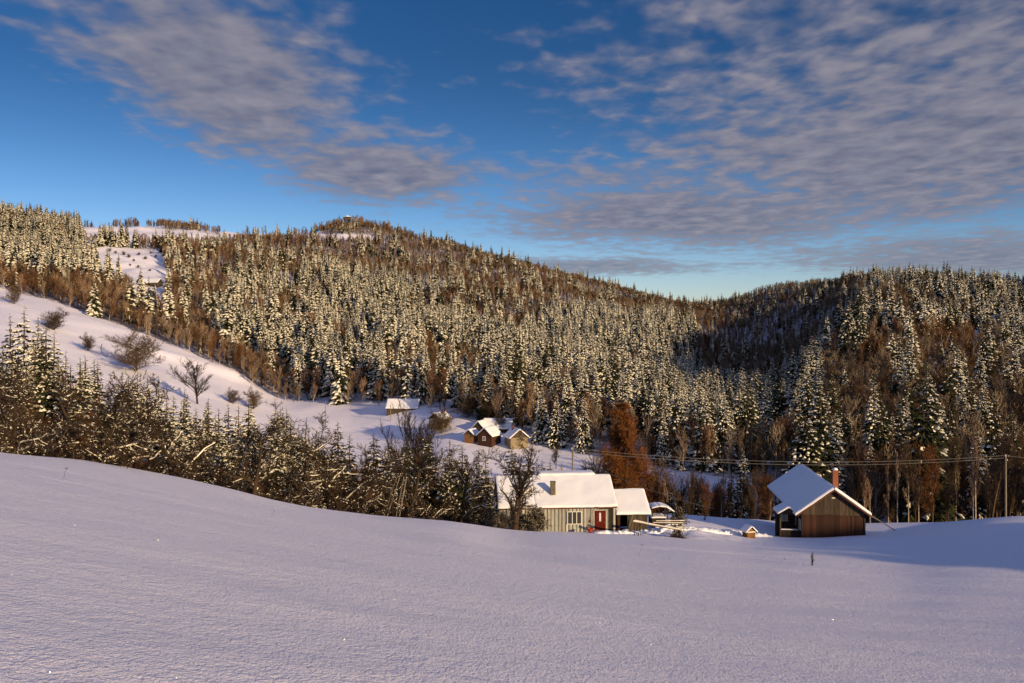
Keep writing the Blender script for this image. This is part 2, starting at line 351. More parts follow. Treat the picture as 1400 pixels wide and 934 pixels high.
def build_ground():
    rows = np.concatenate([-np.geomspace(120, 2, 14), np.linspace(-1, 4, 11), np.geomspace(4.4, 1500, 860), np.geomspace(1600, 9000, 14)])
    vs = np.concatenate([np.linspace(-1.65, -0.70, 50, endpoint=False), np.linspace(-0.70, 0.70, 520), np.linspace(0.70, 1.65, 51)[1:]])
    Yg = rows[:, None]+0*vs[None, :]; Xg = vs[None, :]*(np.abs(rows)[:, None]+90)
    Zg = height(Xg, Yg)
    nr, nc = Yg.shape
    co = np.stack([Xg, Yg, Zg], -1).reshape(-1, 3)
    i = np.arange(nr-1)[:, None]*nc+np.arange(nc-1)[None, :]
    fa = np.stack([i, i+1, i+nc+1, i+nc], -1).reshape(-1, 4)
    me = bpy.data.meshes.new('snowy_ground'); me.vertices.add(len(co)); me.vertices.foreach_set('co', co.ravel())
    me.loops.add(fa.size); me.loops.foreach_set('vertex_index', fa.ravel().astype(np.int32))
    me.polygons.add(len(fa)); me.polygons.foreach_set('loop_start', np.arange(0, fa.size, 4, dtype=np.int32))
    me.polygons.foreach_set('use_smooth', np.ones(len(fa), bool))
    me.update(calc_edges=True)
    op, b, px, py, _ = forest_masks(Xg, np.maximum(Yg, 5))
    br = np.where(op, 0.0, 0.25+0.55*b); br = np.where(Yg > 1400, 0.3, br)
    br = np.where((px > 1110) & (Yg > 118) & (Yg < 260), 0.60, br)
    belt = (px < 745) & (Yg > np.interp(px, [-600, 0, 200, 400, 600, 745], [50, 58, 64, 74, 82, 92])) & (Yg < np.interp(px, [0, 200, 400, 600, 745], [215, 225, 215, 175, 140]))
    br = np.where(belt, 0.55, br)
    kk = np.array([1, 2, 3, 2, 1])/9.0
    for _ in range(2):
        br = np.apply_along_axis(lambda q: np.convolve(np.pad(q, 2, mode='edge'), kk, 'valid'), 1, br)
        br = np.apply_along_axis(lambda q: np.convolve(np.pad(q, 2, mode='edge'), kk, 'valid'), 0, br)
    a = me.attributes.new('brush', 'FLOAT', 'POINT'); a.data.foreach_set('value', br.ravel().astype(np.float32))
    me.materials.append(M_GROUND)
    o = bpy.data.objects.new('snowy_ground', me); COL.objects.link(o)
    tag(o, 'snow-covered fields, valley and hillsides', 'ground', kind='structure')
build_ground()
# ------------------------------------------------------------------ tree makers
def spruce_mesh(seed, H, R, nw, nb, sub, snow, base=0.06):
    """crown (needles + snow) and trunk; snow = share of the sprays that carry snow"""
    r_ = random.Random(seed); c = MB(); t = MB()
    t.tube((0, 0, -0.5), (0, 0, H*0.93), H*0.016, H*0.003, 6)
    patch = [(r_.uniform(0, 6.28), r_.uniform(0, 1)) for _ in range(7)]
    for w in range(nw):
        f = (w+0.5)/nw; f = f**0.92
        z = H*(base+(1-base)*f); rr = R*((1-f)**0.72)*r_.uniform(0.82, 1.12)+0.10
        n = max(4, int(nb*(1-0.55*f))); a0 = r_.random()*6.28
        for k in range(n):
            a = a0+6.283*k/n+r_.uniform(-.25, .25); zb = z+r_.uniform(-.55, .55)*H/nw; L = rr*r_.uniform(0.72, 1.15)
            droop = L*r_.uniform(0.28, 0.55)*(1-0.6*f)
            ca, sa = math.cos(a), math.sin(a)
            def P(s, o, dz=0.0):                      # s along the branch (0-1), o sideways (m)
                return (ca*L*s-sa*o, sa*L*s+ca*o, zb-droop*s*s*1.1+0.22*droop*max(0, s-0.75)*4+dz)
            bare = any(abs((a-pa+3.14) % 6.28-3.14) < .5 and abs(f-pf) < .09 for pa, pf in patch)
            for q in range(sub):
                if sub == 1: s0, s1, oo, an = 0.08, 1.0, 0.0, 0.0
                else:
                    s0 = 0.12+0.80*q/sub+r_.uniform(-.04, .04); s1 = min(1.04, s0+0.95/sub+0.18)
                    oo = 0 if q == sub-1 else (1 if q % 2 else -1)*L*(1-s0)*0.42*r_.uniform(.7, 1.2)
                hw = L*(0.24 if sub == 1 else 0.17)*(1.15-0.5*s0)*r_.uniform(.8, 1.2); sg = hw*r_.uniform(.55, .95)
                sm = (s0+s1)/2+r_.uniform(-.06, .06)
                A = P(s0, oo*0.3); B = P(s1, oo*1.2, -sg*.3); Cc = P(sm, oo); Lf = P(sm+.05, oo+hw, -sg); Rt = P(sm+.05, oo-hw, -sg)
                c.add([A, Lf, B, Rt, Cc], [(0, 3, 4), (3, 2, 4), (2, 1, 4), (1, 0, 4)], 0)
                if sub > 1:
                    Lh = P(sm-.08, oo+hw*.8, -sg*1.5); Rh = P(sm+.1, oo-hw*.7, -sg*1.6)
                    c.add([A, Lh, Cc, Rh, B], [(0, 1, 2), (2, 3, 4)], 0)
                if r_.random() < snow*(0.75+0.5*s0)*(.25 if bare else 1):
                    g = r_.uniform(.62, .98); th = hw*r_.uniform(.22, .42)+0.03
                    e = [P(s0+(sm-s0)*.1, oo*.3, .02), P(sm+r_.uniform(-.02, .1), oo+hw*g, -sg*g+.03), P(s1-.02, oo*1.15, -sg*.3+.02), P(sm+r_.uniform(-.02, .1), oo-hw*g, -sg*g+.03),
                         P(sm+.04, oo+r_.uniform(-.2, .2)*hw, th)]
                    c.add(e, [(0, 3, 4), (3, 2, 4), (2, 1, 4), (1, 0, 4)], 1)
    c.add([(0.05, 0, H*.93), (-.03, .05, H*.93), (-.03, -.05, H*.93), (0, 0, H*1.02)], [(0, 1, 3), (1, 2, 3), (2, 0, 3)], 0)
    return c, t

def limb_tree(seed, H, spread, trunk_r, depth, kids, wob, rmin, snow=0.0, lean=0.0, straight=0.5, first=0.3, ratio=0.62, twig=7, up=0.25, conic=False, tw_=0.45):
    """bare tree: tubes for trunk and limbs, thin twigs, snow ridges on the upper sides"""
    r_ = random.Random(seed); wood = MB(); tw = MB(); sn = MB()
    def rv(): return Vector((r_.gauss(0, 1), r_.gauss(0, 1), r_.gauss(0, 1))).normalized()
    def snowstrip(p, q, r0, r1):
        d = (q-p)
        if d.length < 1e-4 or abs(d.normalized().z) > 0.8 : return
        side = d.cross(Vector((0, 0, 1)))
        if side.length < 1e-4: return
        side.normalize(); upv = side.cross(d).normalized()
        w0, w1 = r0*.85, r1*.85; h = max(.02, (r0+r1)*.5*.6)
        a, b = p+upv*r0*.35, q+upv*r1*.35
        sn.add([tuple(a-side*w0), tuple(a+side*w0), tuple(b+side*w1), tuple(b-side*w1), tuple(a+upv*(h+r0*.6)), tuple(b+upv*(h+r1*.6))],
               [(0, 3, 5, 4), (4, 5, 2, 1), (0, 4, 1), (3, 2, 5)], 0)
    def grow(p, d, L, r, lv):
        wears = r_.random() < snow
        n = 5 if lv == 0 else (4 if lv == 1 else 3); r0 = r
        for k in range(n):
            f = (k+1)/n
            w = wob*(tw_ if lv == 0 else 1)
            d2 = (d+rv()*w+Vector((0, 0, up*(0.5 if lv else 0.15)))).normalized()
            q = p+d2*L/n; r1 = max(rmin, r*(1-(1-ratio)*f*(1.25 if conic and lv == 0 else 1)))
            sides = 7 if r0 > 0.09 else (5 if r0 > 0.035 else 3)
            wood.tube(p, q, r0, r1, sides, cap=False)
            if wears and (r0 > .022 or lv < 2): snowstrip(p, q, r0, r1)
            if lv < depth:
                if lv > 0 or f > first:
                    for j in range(kids if lv else kids+1):
                        if r_.random() < 0.88:
                            sd = rv(); sd = (sd-d2*sd.dot(d2)).normalized()
                            cl = L*r_.uniform(.42, .72)*(spread if lv == 0 else 0.8)
                            if conic and lv == 0: cl = L*spread*(1.19-f)*r_.uniform(.5, .8)
                            nd = (d2*straight+sd*(1-straight)*1.3+Vector((0, 0, up*.5))).normalized()
                            grow(p.lerp(q, r_.random()), nd, cl, max(rmin, r1*r_.uniform(.45, .68)), lv+1)
            if lv >= depth-1 or r1 < rmin*1.6:
                for j in range(twig):
                    sd = rv(); nd = (d2*.8+sd*.9+Vector((0, 0, up*.8))).normalized(); l = L*r_.uniform(.25, .6)*(.9 if lv == depth else .5)
                    a = p.lerp(q, r_.random()); w2 = rmin*0.8; s2 = nd.orthogonal().normalized()*w2; s3 = nd.cross(s2)
                    m = a+nd*l*.55+rv()*l*.06; e = a+nd*l+rv()*l*.15
                    tw.add([tuple(a+s2), tuple(a-s2), tuple(m+s3*.6), tuple(m-s3*.6), tuple(e)], [(0, 1, 3, 2), (2, 3, 4)], 0)
                    if snow and r_.random() < snow*.12 and abs(nd.z) < .8:
                        snowstrip(a, m, w2*.8, w2*.5)
            p, d, r0 = q, d2, r1
    grow(Vector((0, 0, -0.4)), Vector((lean, 0, 1)).normalized(), H*.74+.4, trunk_r, 0)
    return wood, tw, sn

HID = bpy.data.collections.new('tree_kinds')          # source trees for the far wood; not linked to the scene
def join_mb(*mbs_mats):
    """several MBs with material offsets -> one"""
    o = MB()
    for mb, off in mbs_mats:
        b = len(o.v); o.v.extend(mb.v); o.f.extend(tuple(i+b for i in f) for f in mb.f); o.m.extend([x+off for x in mb.m])
    return o

# far spruces: (snow share) heavy, medium, light ; unit trees 18 m tall
FAR_SP = []
for i, (sd, R, s) in enumerate([(1, 3.6, .95), (2, 3.1, .9), (3, 4.0, .88), (4, 3.3, .62), (5, 3.7, .55), (6, 3.0, .28), (7, 3.4, .16)]):
    c, t = spruce_mesh(sd, 18, R, 27, 14, 1, s)
    FAR_SP.append(join_mb((c, 0), (t, 2)).mesh('far_spruce', [M_NEEDLE, M_TSNOW, M_BARK]))
FAR_BR = []
for i, (sd, sp, mt) in enumerate([(11, .55, M_RUST), (12, .45, M_RUST), (13, .6, M_BARK), (14, .4, M_BARK)]):
    w, tw, sn = limb_tree(sd, 15, sp, .2, 2, 3, .22, .035, 0, 0, .62, .3, .3, 5, .35)
    FAR_BR.append(join_mb((w, 0), (tw, 1)).mesh('far_bare_tree', [M_BARK if i % 2 else M_BIRCH, mt]))

def scatter(name, meshes, pts, label, cat):
    """one stuff object: every tree of the far wood as an instance on a point"""
    me = bpy.data.meshes.new(name); me.from_pydata([p[:3] for p in pts], [], [])
    for nm, ty, k in (('kind_index', 'INT', 3), ('turn', 'FLOAT', 4), ('size', 'FLOAT', 5)):
        a = me.attributes.new(nm, ty, 'POINT'); a.data.foreach_set('value', [p[k] for p in pts])
    o = bpy.data.objects.new(name, me); COL.objects.link(o)
    c = bpy.data.collections.new(name+'_kinds')
    for i, m in enumerate(meshes):
        so = bpy.data.objects.new('kind_%02d' % i, m); c.objects.link(so)
    g = bpy.data.node_groups.new(name, 'GeometryNodeTree')
    g.interface.new_socket('Geometry', in_out='INPUT', socket_type='NodeSocketGeometry')
    g.interface.new_socket('Geometry', in_out='OUTPUT', socket_type='NodeSocketGeometry')
    N = g.nodes; L = g.links; gi = N.new('NodeGroupInput'); go = N.new('NodeGroupOutput')
    ip = N.new('GeometryNodeInstanceOnPoints'); ci = N.new('GeometryNodeCollectionInfo')
    ci.inputs['Collection'].default_value = c; ci.inputs['Separate Children'].default_value = True; ci.inputs['Reset Children'].default_value = True
    L.new(gi.outputs[0], ip.inputs['Points']); L.new(ci.outputs[0], ip.inputs['Instance']); ip.inputs['Pick Instance'].default_value = True
    def attr(nm, ty):
        n = N.new('GeometryNodeInputNamedAttribute'); n.data_type = ty; n.inputs['Name'].default_value = nm; return n.outputs[0]
    L.new(attr('kind_index', 'INT'), ip.inputs['Instance Index'])
    cb = N.new('ShaderNodeCombineXYZ'); L.new(attr('turn', 'FLOAT'), cb.inputs[2]); L.new(cb.outputs[0], ip.inputs['Rotation'])
    L.new(attr('size', 'FLOAT'), ip.inputs['Scale'])
    L.new(ip.outputs[0], go.inputs[0])
    md = o.modifiers.new('scatter', 'NODES'); md.node_group = g
    return tag(o, label, cat, kind='stuff')

# ------------------------------------------------------------------ where the forest stands
def forest_points(spacing, ymin, ymax, seed):
    r = np.random.default_rng(seed); P = []
    ys = np.arange(ymin, ymax, spacing)
    for y in ys:
        x0, x1 = (-260-CX)/F*y, (1680-CX)/F*y
        xs = np.arange(x0, x1, spacing); P.append(np.stack([xs+r.uniform(-.5, .5, len(xs))*spacing, y+r.uniform(-.5, .5, len(xs))*spacing], 1))
    return np.concatenate(P)
SPR, BRE = [], []                # dicts of single trees with their apparent size
P = forest_points(5.3, 118, 1075, 5)
op, b, px, py, Z = forest_masks(P[:, 0], P[:, 1])
u = NR.random(len(P)); keep = ~op
crest = np.interp(px, [-600, 0, 200, 480, 700, 900, 1050, 1200, 1400, 2000], [999, 880, 960, 1075, 1060, 1060, 940, 880, 760, 700])
keep &= P[:, 1] < crest
keep &= ~((px > 1070) & (P[:, 1] < 132))
isb = (u < b) & keep; iss = keep & ~isb
ridge = np.clip((P[:, 1]-600)/400, 0, 1)
sp_list = []
cn = vnoise(P[:, 0]/26, P[:, 1]/34, 91)*.6+vnoise(P[:, 0]/11, P[:, 1]/14, 92)*.4; cs = vnoise(P[:, 0]/40, P[:, 1]/55, 93)*.5+vnoise(P[:, 0]/14, P[:, 1]/18, 94)*.5
for i in np.nonzero(iss)[0]:
    h = NR.uniform(12, 23)*(1-0.25*ridge[i])*(0.5 if NR.random() < .22 else 1)
    if px[i] > 950: h *= 1.1 if P[i, 1] < 430 else .82
    cl_ = cn[i]; h *= .72+.55*cl_
    if cl_ < .26 and NR.random() < .55: continue
    heavy = 0.35+.75*cs[i]-0.45*ridge[i]-(0.30 if px[i] > 950 else 0)
    if py[i] < 350: heavy -= .2
    if px[i] > 1000 and P[i, 1] > 600: heavy = .08
    q = NR.random(); k = int(NR.integers(0, 3)) if q < heavy else (int(NR.integers(3, 5)) if q < heavy+(1-heavy)*.6 else int(NR.integers(5, 7)))
    sp_list.append((P[i, 0], P[i, 1], Z[i]-.3, k, NR.uniform(0, 6.28), h/18, px[i], py[i]))
P2 = forest_points(3.9, 122, 1075, 6)
op2, b2, px2, py2, Z2 = forest_masks(P2[:, 0], P2[:, 1])
crest2 = np.interp(px2, [-600, 0, 200, 480, 700, 900, 1050, 1200, 1400, 2000], [999, 880, 960, 1075, 1060, 1060, 940, 880, 760, 700])
kb = (~op2) & (NR.random(len(P2)) < b2*0.9) & (P2[:, 1] < crest2)
br_list = []
for i in np.nonzero(kb)[0]:
    if b2[i] < .2 and NR.random() < .35: continue
    rd = np.clip((P2[i, 1]-600)/400, 0, 1)
    h = NR.uniform(8, 14)*(1-0.42*rd)
    if px2[i] < 420 and py2[i] > 360: h *= .85
    if px2[i] > 1050 and P2[i, 1] < 300: h *= 1.1
    rust = .75 if px2[i] < 1000 else (.9 if 1180 < px2[i] < 1330 and 465 < py2[i] < 508 else .22)
    k = int(NR.integers(0, 2)) if NR.random() < rust else int(NR.integers(2, 4))
    br_list.append((P2[i, 0], P2[i, 1], Z2[i]-.3, k, NR.uniform(0, 6.28), h/15, px2[i], py2[i]))

def in_frame(t, hpx):
    return -15 < t[6] < 1415 and hpx > 2
def horizon_clear(X, Y, ztop):
    """is the tree's top seen over the ground between it and the camera"""
    ys = np.linspace(4, Y*0.97, 90); zs = height(X/Y*ys, ys)
    return (zs/ys).max() < ztop/Y
N_EXPL_S, N_EXPL_B = 112, 250
def pick(lst, h0, n):
    o = sorted(range(len(lst)), key=lambda i: -h0*lst[i][5]/lst[i][1]); sel = []
    for i in o:
        t = lst[i]
        if in_frame(t, 9) and horizon_clear(t[0], t[1], t[2]+h0*t[5]*.8):
            sel.append(i)
            if len(sel) >= n: break
    s = set(sel); return [lst[i] for i in sel], [t for i, t in enumerate(lst) if i not in s]

# --- nearer spruces as things: detailed kinds
def spruce_kind(seed, H, R, nw, nb, sub, snow):
    c, t = spruce_mesh(seed, H, R, nw, nb, sub, snow)
    return c.mesh('spruce_crown', [M_NEEDLE, M_TSNOW]), t.mesh('spruce_trunk', M_BARK), H
SPK = [spruce_kind(21, 16, 2.9, 27, 12, 5, .75), spruce_kind(22, 16, 2.6, 28, 12, 5, .7), spruce_kind(23, 16, 2.4, 26, 11, 5, .45),
       spruce_kind(24, 16, 2.8, 27, 12, 5, .3), spruce_kind(25, 16, 2.7, 26, 12, 5, .12), spruce_kind(26, 16, 3.8, 30, 14, 6, .34)]
MDK = [spruce_kind(31+i, 18, R, 25, 12, 3, s) for i, (R, s) in enumerate([(3.5, .9), (3.0, .85), (3.8, .75), (3.2, .4), (3.3, .15)])]
def put_spruce(kinds, k, X, Y, z, h, label, group, rot=None, wide=1.0):
    c, t, H = kinds[k]; s = h/H
    e = empty('spruce_tree', (X, Y, z), RND.uniform(0, 6.28) if rot is None else rot); e.scale = (s*wide, s*wide, s)
    tag(e, label, 'tree', group)
    for nm, me in (('trunk', t), ('crown', c)):
        o = bpy.data.objects.new(nm, me); COL.objects.link(o); o.parent = e
    return e
def bare_kind(seed, mats, **kw):
    w, tw, sn = limb_tree(seed, **kw)
    out = [('trunk', w.mesh('tree_trunk', mats[0])), ('crown', tw.mesh('tree_crown', mats[1]))]
    if kw.get('snow'): out.append(('snow_clumps', sn.mesh('tree_snow', M_TSNOW)))
    return out, kw['H']
def put_tree(kind, name, X, Y, z, h, label, group=None, rot=None, cat='tree', wide=1.0):
    parts, H = kind; s = h/H
    e = empty(name, (X, Y, z), RND.uniform(0, 6.28) if rot is None else rot); e.scale = (s*wide, s*wide, s)
    tag(e, label, cat, group)
    for nm, me in parts:
        o = bpy.data.objects.new(nm, me); COL.objects.link(o); o.parent = e
    return e

# ------------------------------------------------------------------ forest on the slopes
def side(px, opts):
    for lim, w in opts:
        if px < lim: return w
    return opts[-1][1]
sp_sel, sp_rest = pick(sp_list, 18, 300-N_EXPL_S)
for t in sp_sel:
    where = side(t[6], [(420, 'the lit wood above the long meadow'), (760, 'the slope above the village'), (1075, 'the slope behind the white cottage'), (2000, 'the shady slope behind the dark cabin')])
    snow = ('snow-laden', 'half-bare green')[t[3] > 2]
    put_spruce(*((MDK, min(t[3], 3) if t[3] < 5 else 4) if t[1] > 190 else (SPK, [0, 1, 0, 2, 3, 4, 4][t[3]])), t[0], t[1], t[2], 18*t[5], '%s spruce standing in the front rows of %s' % (snow, where), '%s spruces of %s' % (snow, where))
BRK = [bare_kind(41, (M_BARK, M_RUST), H=12, spread=.55, trunk_r=.13, depth=2, kids=3, wob=.25, rmin=.022, straight=.6, first=.25, ratio=.3, twig=7, up=.35),
       bare_kind(42, (M_BARK, M_BARK), H=12, spread=.45, trunk_r=.11, depth=2, kids=3, wob=.2, rmin=.022, straight=.7, first=.35, ratio=.3, twig=6, up=.4),
       bare_kind(43, (M_BIRCH, M_RUST), H=12, spread=.36, trunk_r=.10, depth=2, kids=3, wob=.12, rmin=.02, straight=.72, first=.4, ratio=.3, twig=6, up=.4),
       bare_kind(44, (M_DARKBARK, M_BARK), H=12, spread=.6, trunk_r=.14, depth=3, kids=2, wob=.3, rmin=.022, snow=.5, straight=.55, first=.2, ratio=.35, twig=5, up=.25)]
br_sel, br_rest = pick(br_list, 15, 300-N_EXPL_B)
for t in br_sel:
    where = side(t[6], [(420, 'the upper edge of the long meadow'), (760, 'the wood edge above the village'), (1075, 'the dip behind the cottage yard'), (2000, 'the snowy rise behind the dark cabin')])
    put_tree(BRK[[0, 1, 2, 1][t[3]]], 'bare_tree', t[0], t[1], t[2], 15*t[5], 'slender leafless brown tree along %s' % where, 'leafless trees along %s' % where)
scatter('spruce_forest', FAR_SP, sp_rest, 'snowy spruce forest covering the far hillsides', 'forest')
scatter('bare_forest', FAR_BR, br_rest, 'brown leafless forest in patches and along the far ridges', 'forest')
print('FOREST', len(sp_list), len(br_list), len(sp_sel), len(br_sel))
# ridge-line trees beyond the top meadow
pts = []
for k in range(560):
    p = NR.uniform(108, 560); Y = NR.uniform(905, 985) if p < 430 else NR.uniform(975, 1040)
    if 108 < p < 225: Y = NR.uniform(900, 960)
    dens = vnoise(np.array([p/14.0]), np.array([0.5]), 77)[0]
    if dens < .42 and p < 430: continue
    X = (p-CX)/F*Y; h = NR.uniform(5, 10)*(.7+.6*dens)*(1.25 if p > 425 else 1)
    pts.append((X, Y, gz(X, Y)-.3, int(NR.integers(0, 4)), NR.uniform(0, 6.28), h/15))
scatter('ridge_woodland', FAR_BR, pts, 'thin line of bare trees along the skyline ridge', 'woodland')

# ------------------------------------------------------------------ trees of the near belt
BELT_T = ([-100, 0, 60, 100, 130, 160, 200, 240, 290, 330, 380, 420, 460, 500, 560, 600, 640, 700, 745], [430, 420, 432, 445, 480, 492, 502, 518, 520, 532, 545, 558, 575, 588, 590, 600, 608, 620, 640])
# named spruces: (px, top row, depth, kind, wideness, label)
S_BELT = [(14,428,118,1,1,'snowy spruce at the picture edge beside the tallest pair'),(33,418,112,0,1,'tallest snow-dusted spruce above the dark thicket'),(52,432,125,0,.9,'spruce close behind the tallest one, top bending slightly'),
 (74,452,120,0,1.05,'broad snow-striped spruce between the tall pair and the thicket'),(44,500,98,1,1,'lower snowy spruce in front of the tallest ones'),(66,505,96,0,.9,'snow-heavy spruce beneath the broad striped one'),
 (4,470,105,2,1,'dim spruce cut by the picture edge'),(90,478,118,2,.9,'thin spruce right of the snow-striped one'),(117,490,104,0,1.1,'wide pale-crowned spruce alone beside the brown thicket'),
 (130,512,116,3,.9,'dark slim spruce behind the pale-crowned one'),(176,512,98,0,1.0,'tall snow-banded spruce, first of the middle pair'),(188,508,108,1,.9,'spruce touching the snow-banded one'),
 (202,512,102,1,1,'snow-tipped spruce, second of the middle pair'),(217,514,122,2,.75,'narrow pointed spruce rising against the meadow'),(228,540,92,0,1,'snowy spruce below the narrow pointed one'),
 (150,545,92,3,1,'shaded spruce in front of the round bare tree'),(245,575,84,1,1,'short snow-crusted spruce near the field edge'),(268,556,94,0,1.15,'full spruce with drooping white boughs under the fan-shaped tree'),
 (283,548,118,3,.85,'plain green spruce beside the fan-shaped tree'),(299,556,100,1,1,'snow-laden spruce, first of a close row of four'),(312,550,108,0,.9,'snow-laden spruce, second of a close row of four'),
 (326,552,112,1,.9,'snow-laden spruce, third of a close row of four'),(340,548,104,0,1,'snow-laden spruce, last of a close row of four'),(352,578,92,2,1,'lower spruce in front of the close row'),
 (376,552,112,0,.95,'frosted spruce just before the meadow bend'),(392,556,118,1,.9,'frosted spruce with forked tip before the meadow bend'),(410,590,100,3,1,'dark spruce half lost in bare branches'),
 (436,590,110,4,1,'dark green spruce below the single bare birch'),(462,574,108,3,1.1,'bushy dark spruce left of the meadow pole'),(478,592,114,4,.9,'dim spruce beside the bushy dark one'),
 (511,590,106,4,1.15,'broad dark spruce under the barn meadow'),(531,604,110,3,.9,'small spruce between the broad dark one and the ladders'),(557,596,104,4,1,'dark spruce rising behind the ladders'),
 (584,582,112,4,1.1,'sharp dark spruce right of the ladders'),(615,598,110,3,.95,'reddish green spruce with one clear spire'),(632,606,104,4,.9,'thin dark spruce right of the reddish one'),
 (655,612,116,2,.8,'slim grey-green spruce, first of the twin spires'),(664,616,114,2,.8,'slim grey-green spruce, second of the twin spires'),(700,606,108,4,1.1,'dark spruce behind the crooked cottage apple tree'),
 (722,612,118,4,1.0,'dark spruce between the apple tree and the cottage pole'),(741,626,128,4,1,'small spruce above the cottage roof, first of three'),(752,628,132,3,.9,'small spruce above the cottage roof, second of three'),
 (768,632,126,2,.9,'small spruce above the cottage roof, third of three'),(800,624,140,4,1.2,'dark broad spruce beyond the cottage ridge end'),(815,636,138,3,.9,'lower spruce beside the dark broad one beyond the ridge'),
 (1103,566,124,5,1.3,'large dark spruce with snowy boughs behind the cabin'),(1142,602,140,1,1,'snow-covered spruce behind the brick chimney'),(1086,610,150,1,.9,'snowy spruce left behind the large cabin spruce'),
 (1016,615,165,0,1,'snow-draped spruce in the dip left of the cabin'),(1000,640,150,3,.9,'low spruce half hidden in the dip'),(955,668,128,4,1,'dark little spruce beyond the yard edge'),
 (916,664,124,4,1.1,'dark spruce at the yard edge beyond the shed'),(934,678,122,4,.8,'stunted dark spruce beyond the branch heap'),
 (1190,600,170,1,1,'snowy spruce among bare trunks right of the chimney'),(1236,585,180,0,1,'heavy-snow spruce deep among bare trunks'),(1262,632,150,0,1.1,'low white spruce standing before the trunks'),
 (1290,640,150,1,1,'low snow-clumped spruce beside the white one'),(1302,648,148,0,.8,'smallest snow-clumped spruce among the trunks'),(1345,520,230,0,1,'tall lit spruce alone above the trunks'),
 (1245,470,285,0,1.1,'tall white-fronted spruce over the orange thicket'),(1268,498,270,1,1.1,'wide snowy spruce over the dark bare wood'),(1220,560,210,1,.9,'slender snowy spruce under the orange thicket'),
 (1385,560,220,3,1,'dim spruce at the wooded end by the tall pole'),(1160,560,215,0,1,'snow-faced spruce over the brick chimney'),(1130,540,240,1,1,'snow-faced spruce above the cabin roof')]
FILL = []
for k in range(46):
    p = RND.uniform(-12, 430)*(1 if k % 3 else .6); Y = RND.uniform(84, 132)
    FILL.append((p, float(np.interp(p, *BELT_T))+RND.uniform(8, 75), Y, RND.choice([1, 2, 2, 3]), 1.0, None))
for p, top, Y, k, wd, lb in S_BELT+FILL:
    v = at(p, Y); h = zpix(top, Y)-v.z
    wh_ = 'the tall spruce thicket' if p < 150 else 'the middle of the tree belt below the meadow'
    put_spruce(SPK, k, v.x, v.y, v.z-.2, max(3, h), lb or 'unremarkable snowy spruce crowded into %s' % wh_, None if lb else 'crowded spruces in %s' % wh_, wide=wd*max(.95, min(1.5, 16.0/max(h, 6)*1.05)))
# unnamed bare trees of the belt: dense and brown
BLK = [bare_kind(51, (M_DARKBARK, M_BARK), H=10, spread=.6, trunk_r=.14, depth=3, kids=2, wob=.28, rmin=.016, snow=.16, straight=.55, first=.15, ratio=.35, twig=6, up=.22),
       bare_kind(52, (M_BARK, M_RUST), H=10, spread=.55, trunk_r=.11, depth=3, kids=2, wob=.22, rmin=.015, snow=.06, straight=.6, first=.1, ratio=.35, twig=6, up=.3),
       bare_kind(53, (M_DARKBARK, M_RUST), H=10, spread=.5, trunk_r=.10, depth=3, kids=2, wob=.3, rmin=.015, snow=.10, straight=.5, first=.05, ratio=.3, twig=7, up=.15),
       bare_kind(54, (M_BARK, M_BARK), H=10, spread=.4, trunk_r=.09, depth=3, kids=2, wob=.18, rmin=.014, snow=.04, straight=.68, first=.2, ratio=.3, twig=6, up=.35)]
nb = 0
for row, n in ((0, 46), (1, 48), (2, 46)):
    for k in range(n):
        p = -20+695*(k+RND.uniform(.1, .9))/n
        cy = float(np.interp(p, [0, 200, 400, 600, 745], [50, 57, 67, 77, 88]))
        Y = cy+[RND.uniform(4, 14), RND.uniform(16, 34), RND.uniform(38, 62)][row]
        top = float(np.interp(p, *BELT_T))+([RND.uniform(75, 120), RND.uniform(50, 100), RND.uniform(20, 60)][row] if p > 420 else [RND.uniform(120, 175), RND.uniform(95, 155), RND.uniform(40, 100)][row])
        v = at(p, Y); h = zpix(top, Y)-v.z
        h = max(2.6, min(h, 13))
        kd = RND.choice([0, 2, 2, 1]) if row < 2 else RND.choice([1, 3, 1, 2])
        where = side(p, [(160, 'the tall spruce thicket'), (420, 'the hollow below the meadow'), (600, 'the hollow around the ladders'), (2000, 'the tangle by the cottage')])
        dp = ('at the field edge', 'in the middle', 'at the meadow side')[row]
        put_tree(BLK[kd], 'bare_tree', v.x, v.y, v.z-.2, h, 'leafless brown tree %s of %s' % (dp, where), 'leafless trees %s in %s' % (dp, where), wide=RND.uniform(1.0, 1.35)); nb += 1
# thin trees beyond the yard
for k in range(84):
    p = RND.uniform(862, 1062) if k < 70 else RND.uniform(1180, 1420); Y = RND.uniform(116, 172); v = at(p, Y); h = max(4, zpix(RND.uniform(632, 688), Y)-v.z)
    put_tree(BRK[RND.choice([1, 2, 1, 0])], 'bare_tree', v.x, v.y, v.z-.2, min(h, 15), 'thin leafless tree in the dip beyond the cottage yard' if p < 1100 else 'thin leafless tree just beyond the crest by the crest pole', 'thin leafless trees beyond the yard' if p < 1100 else 'thin leafless trees by the crest pole'); nb += 1
print('BELT', nb, 'named spruces', len(S_BELT))

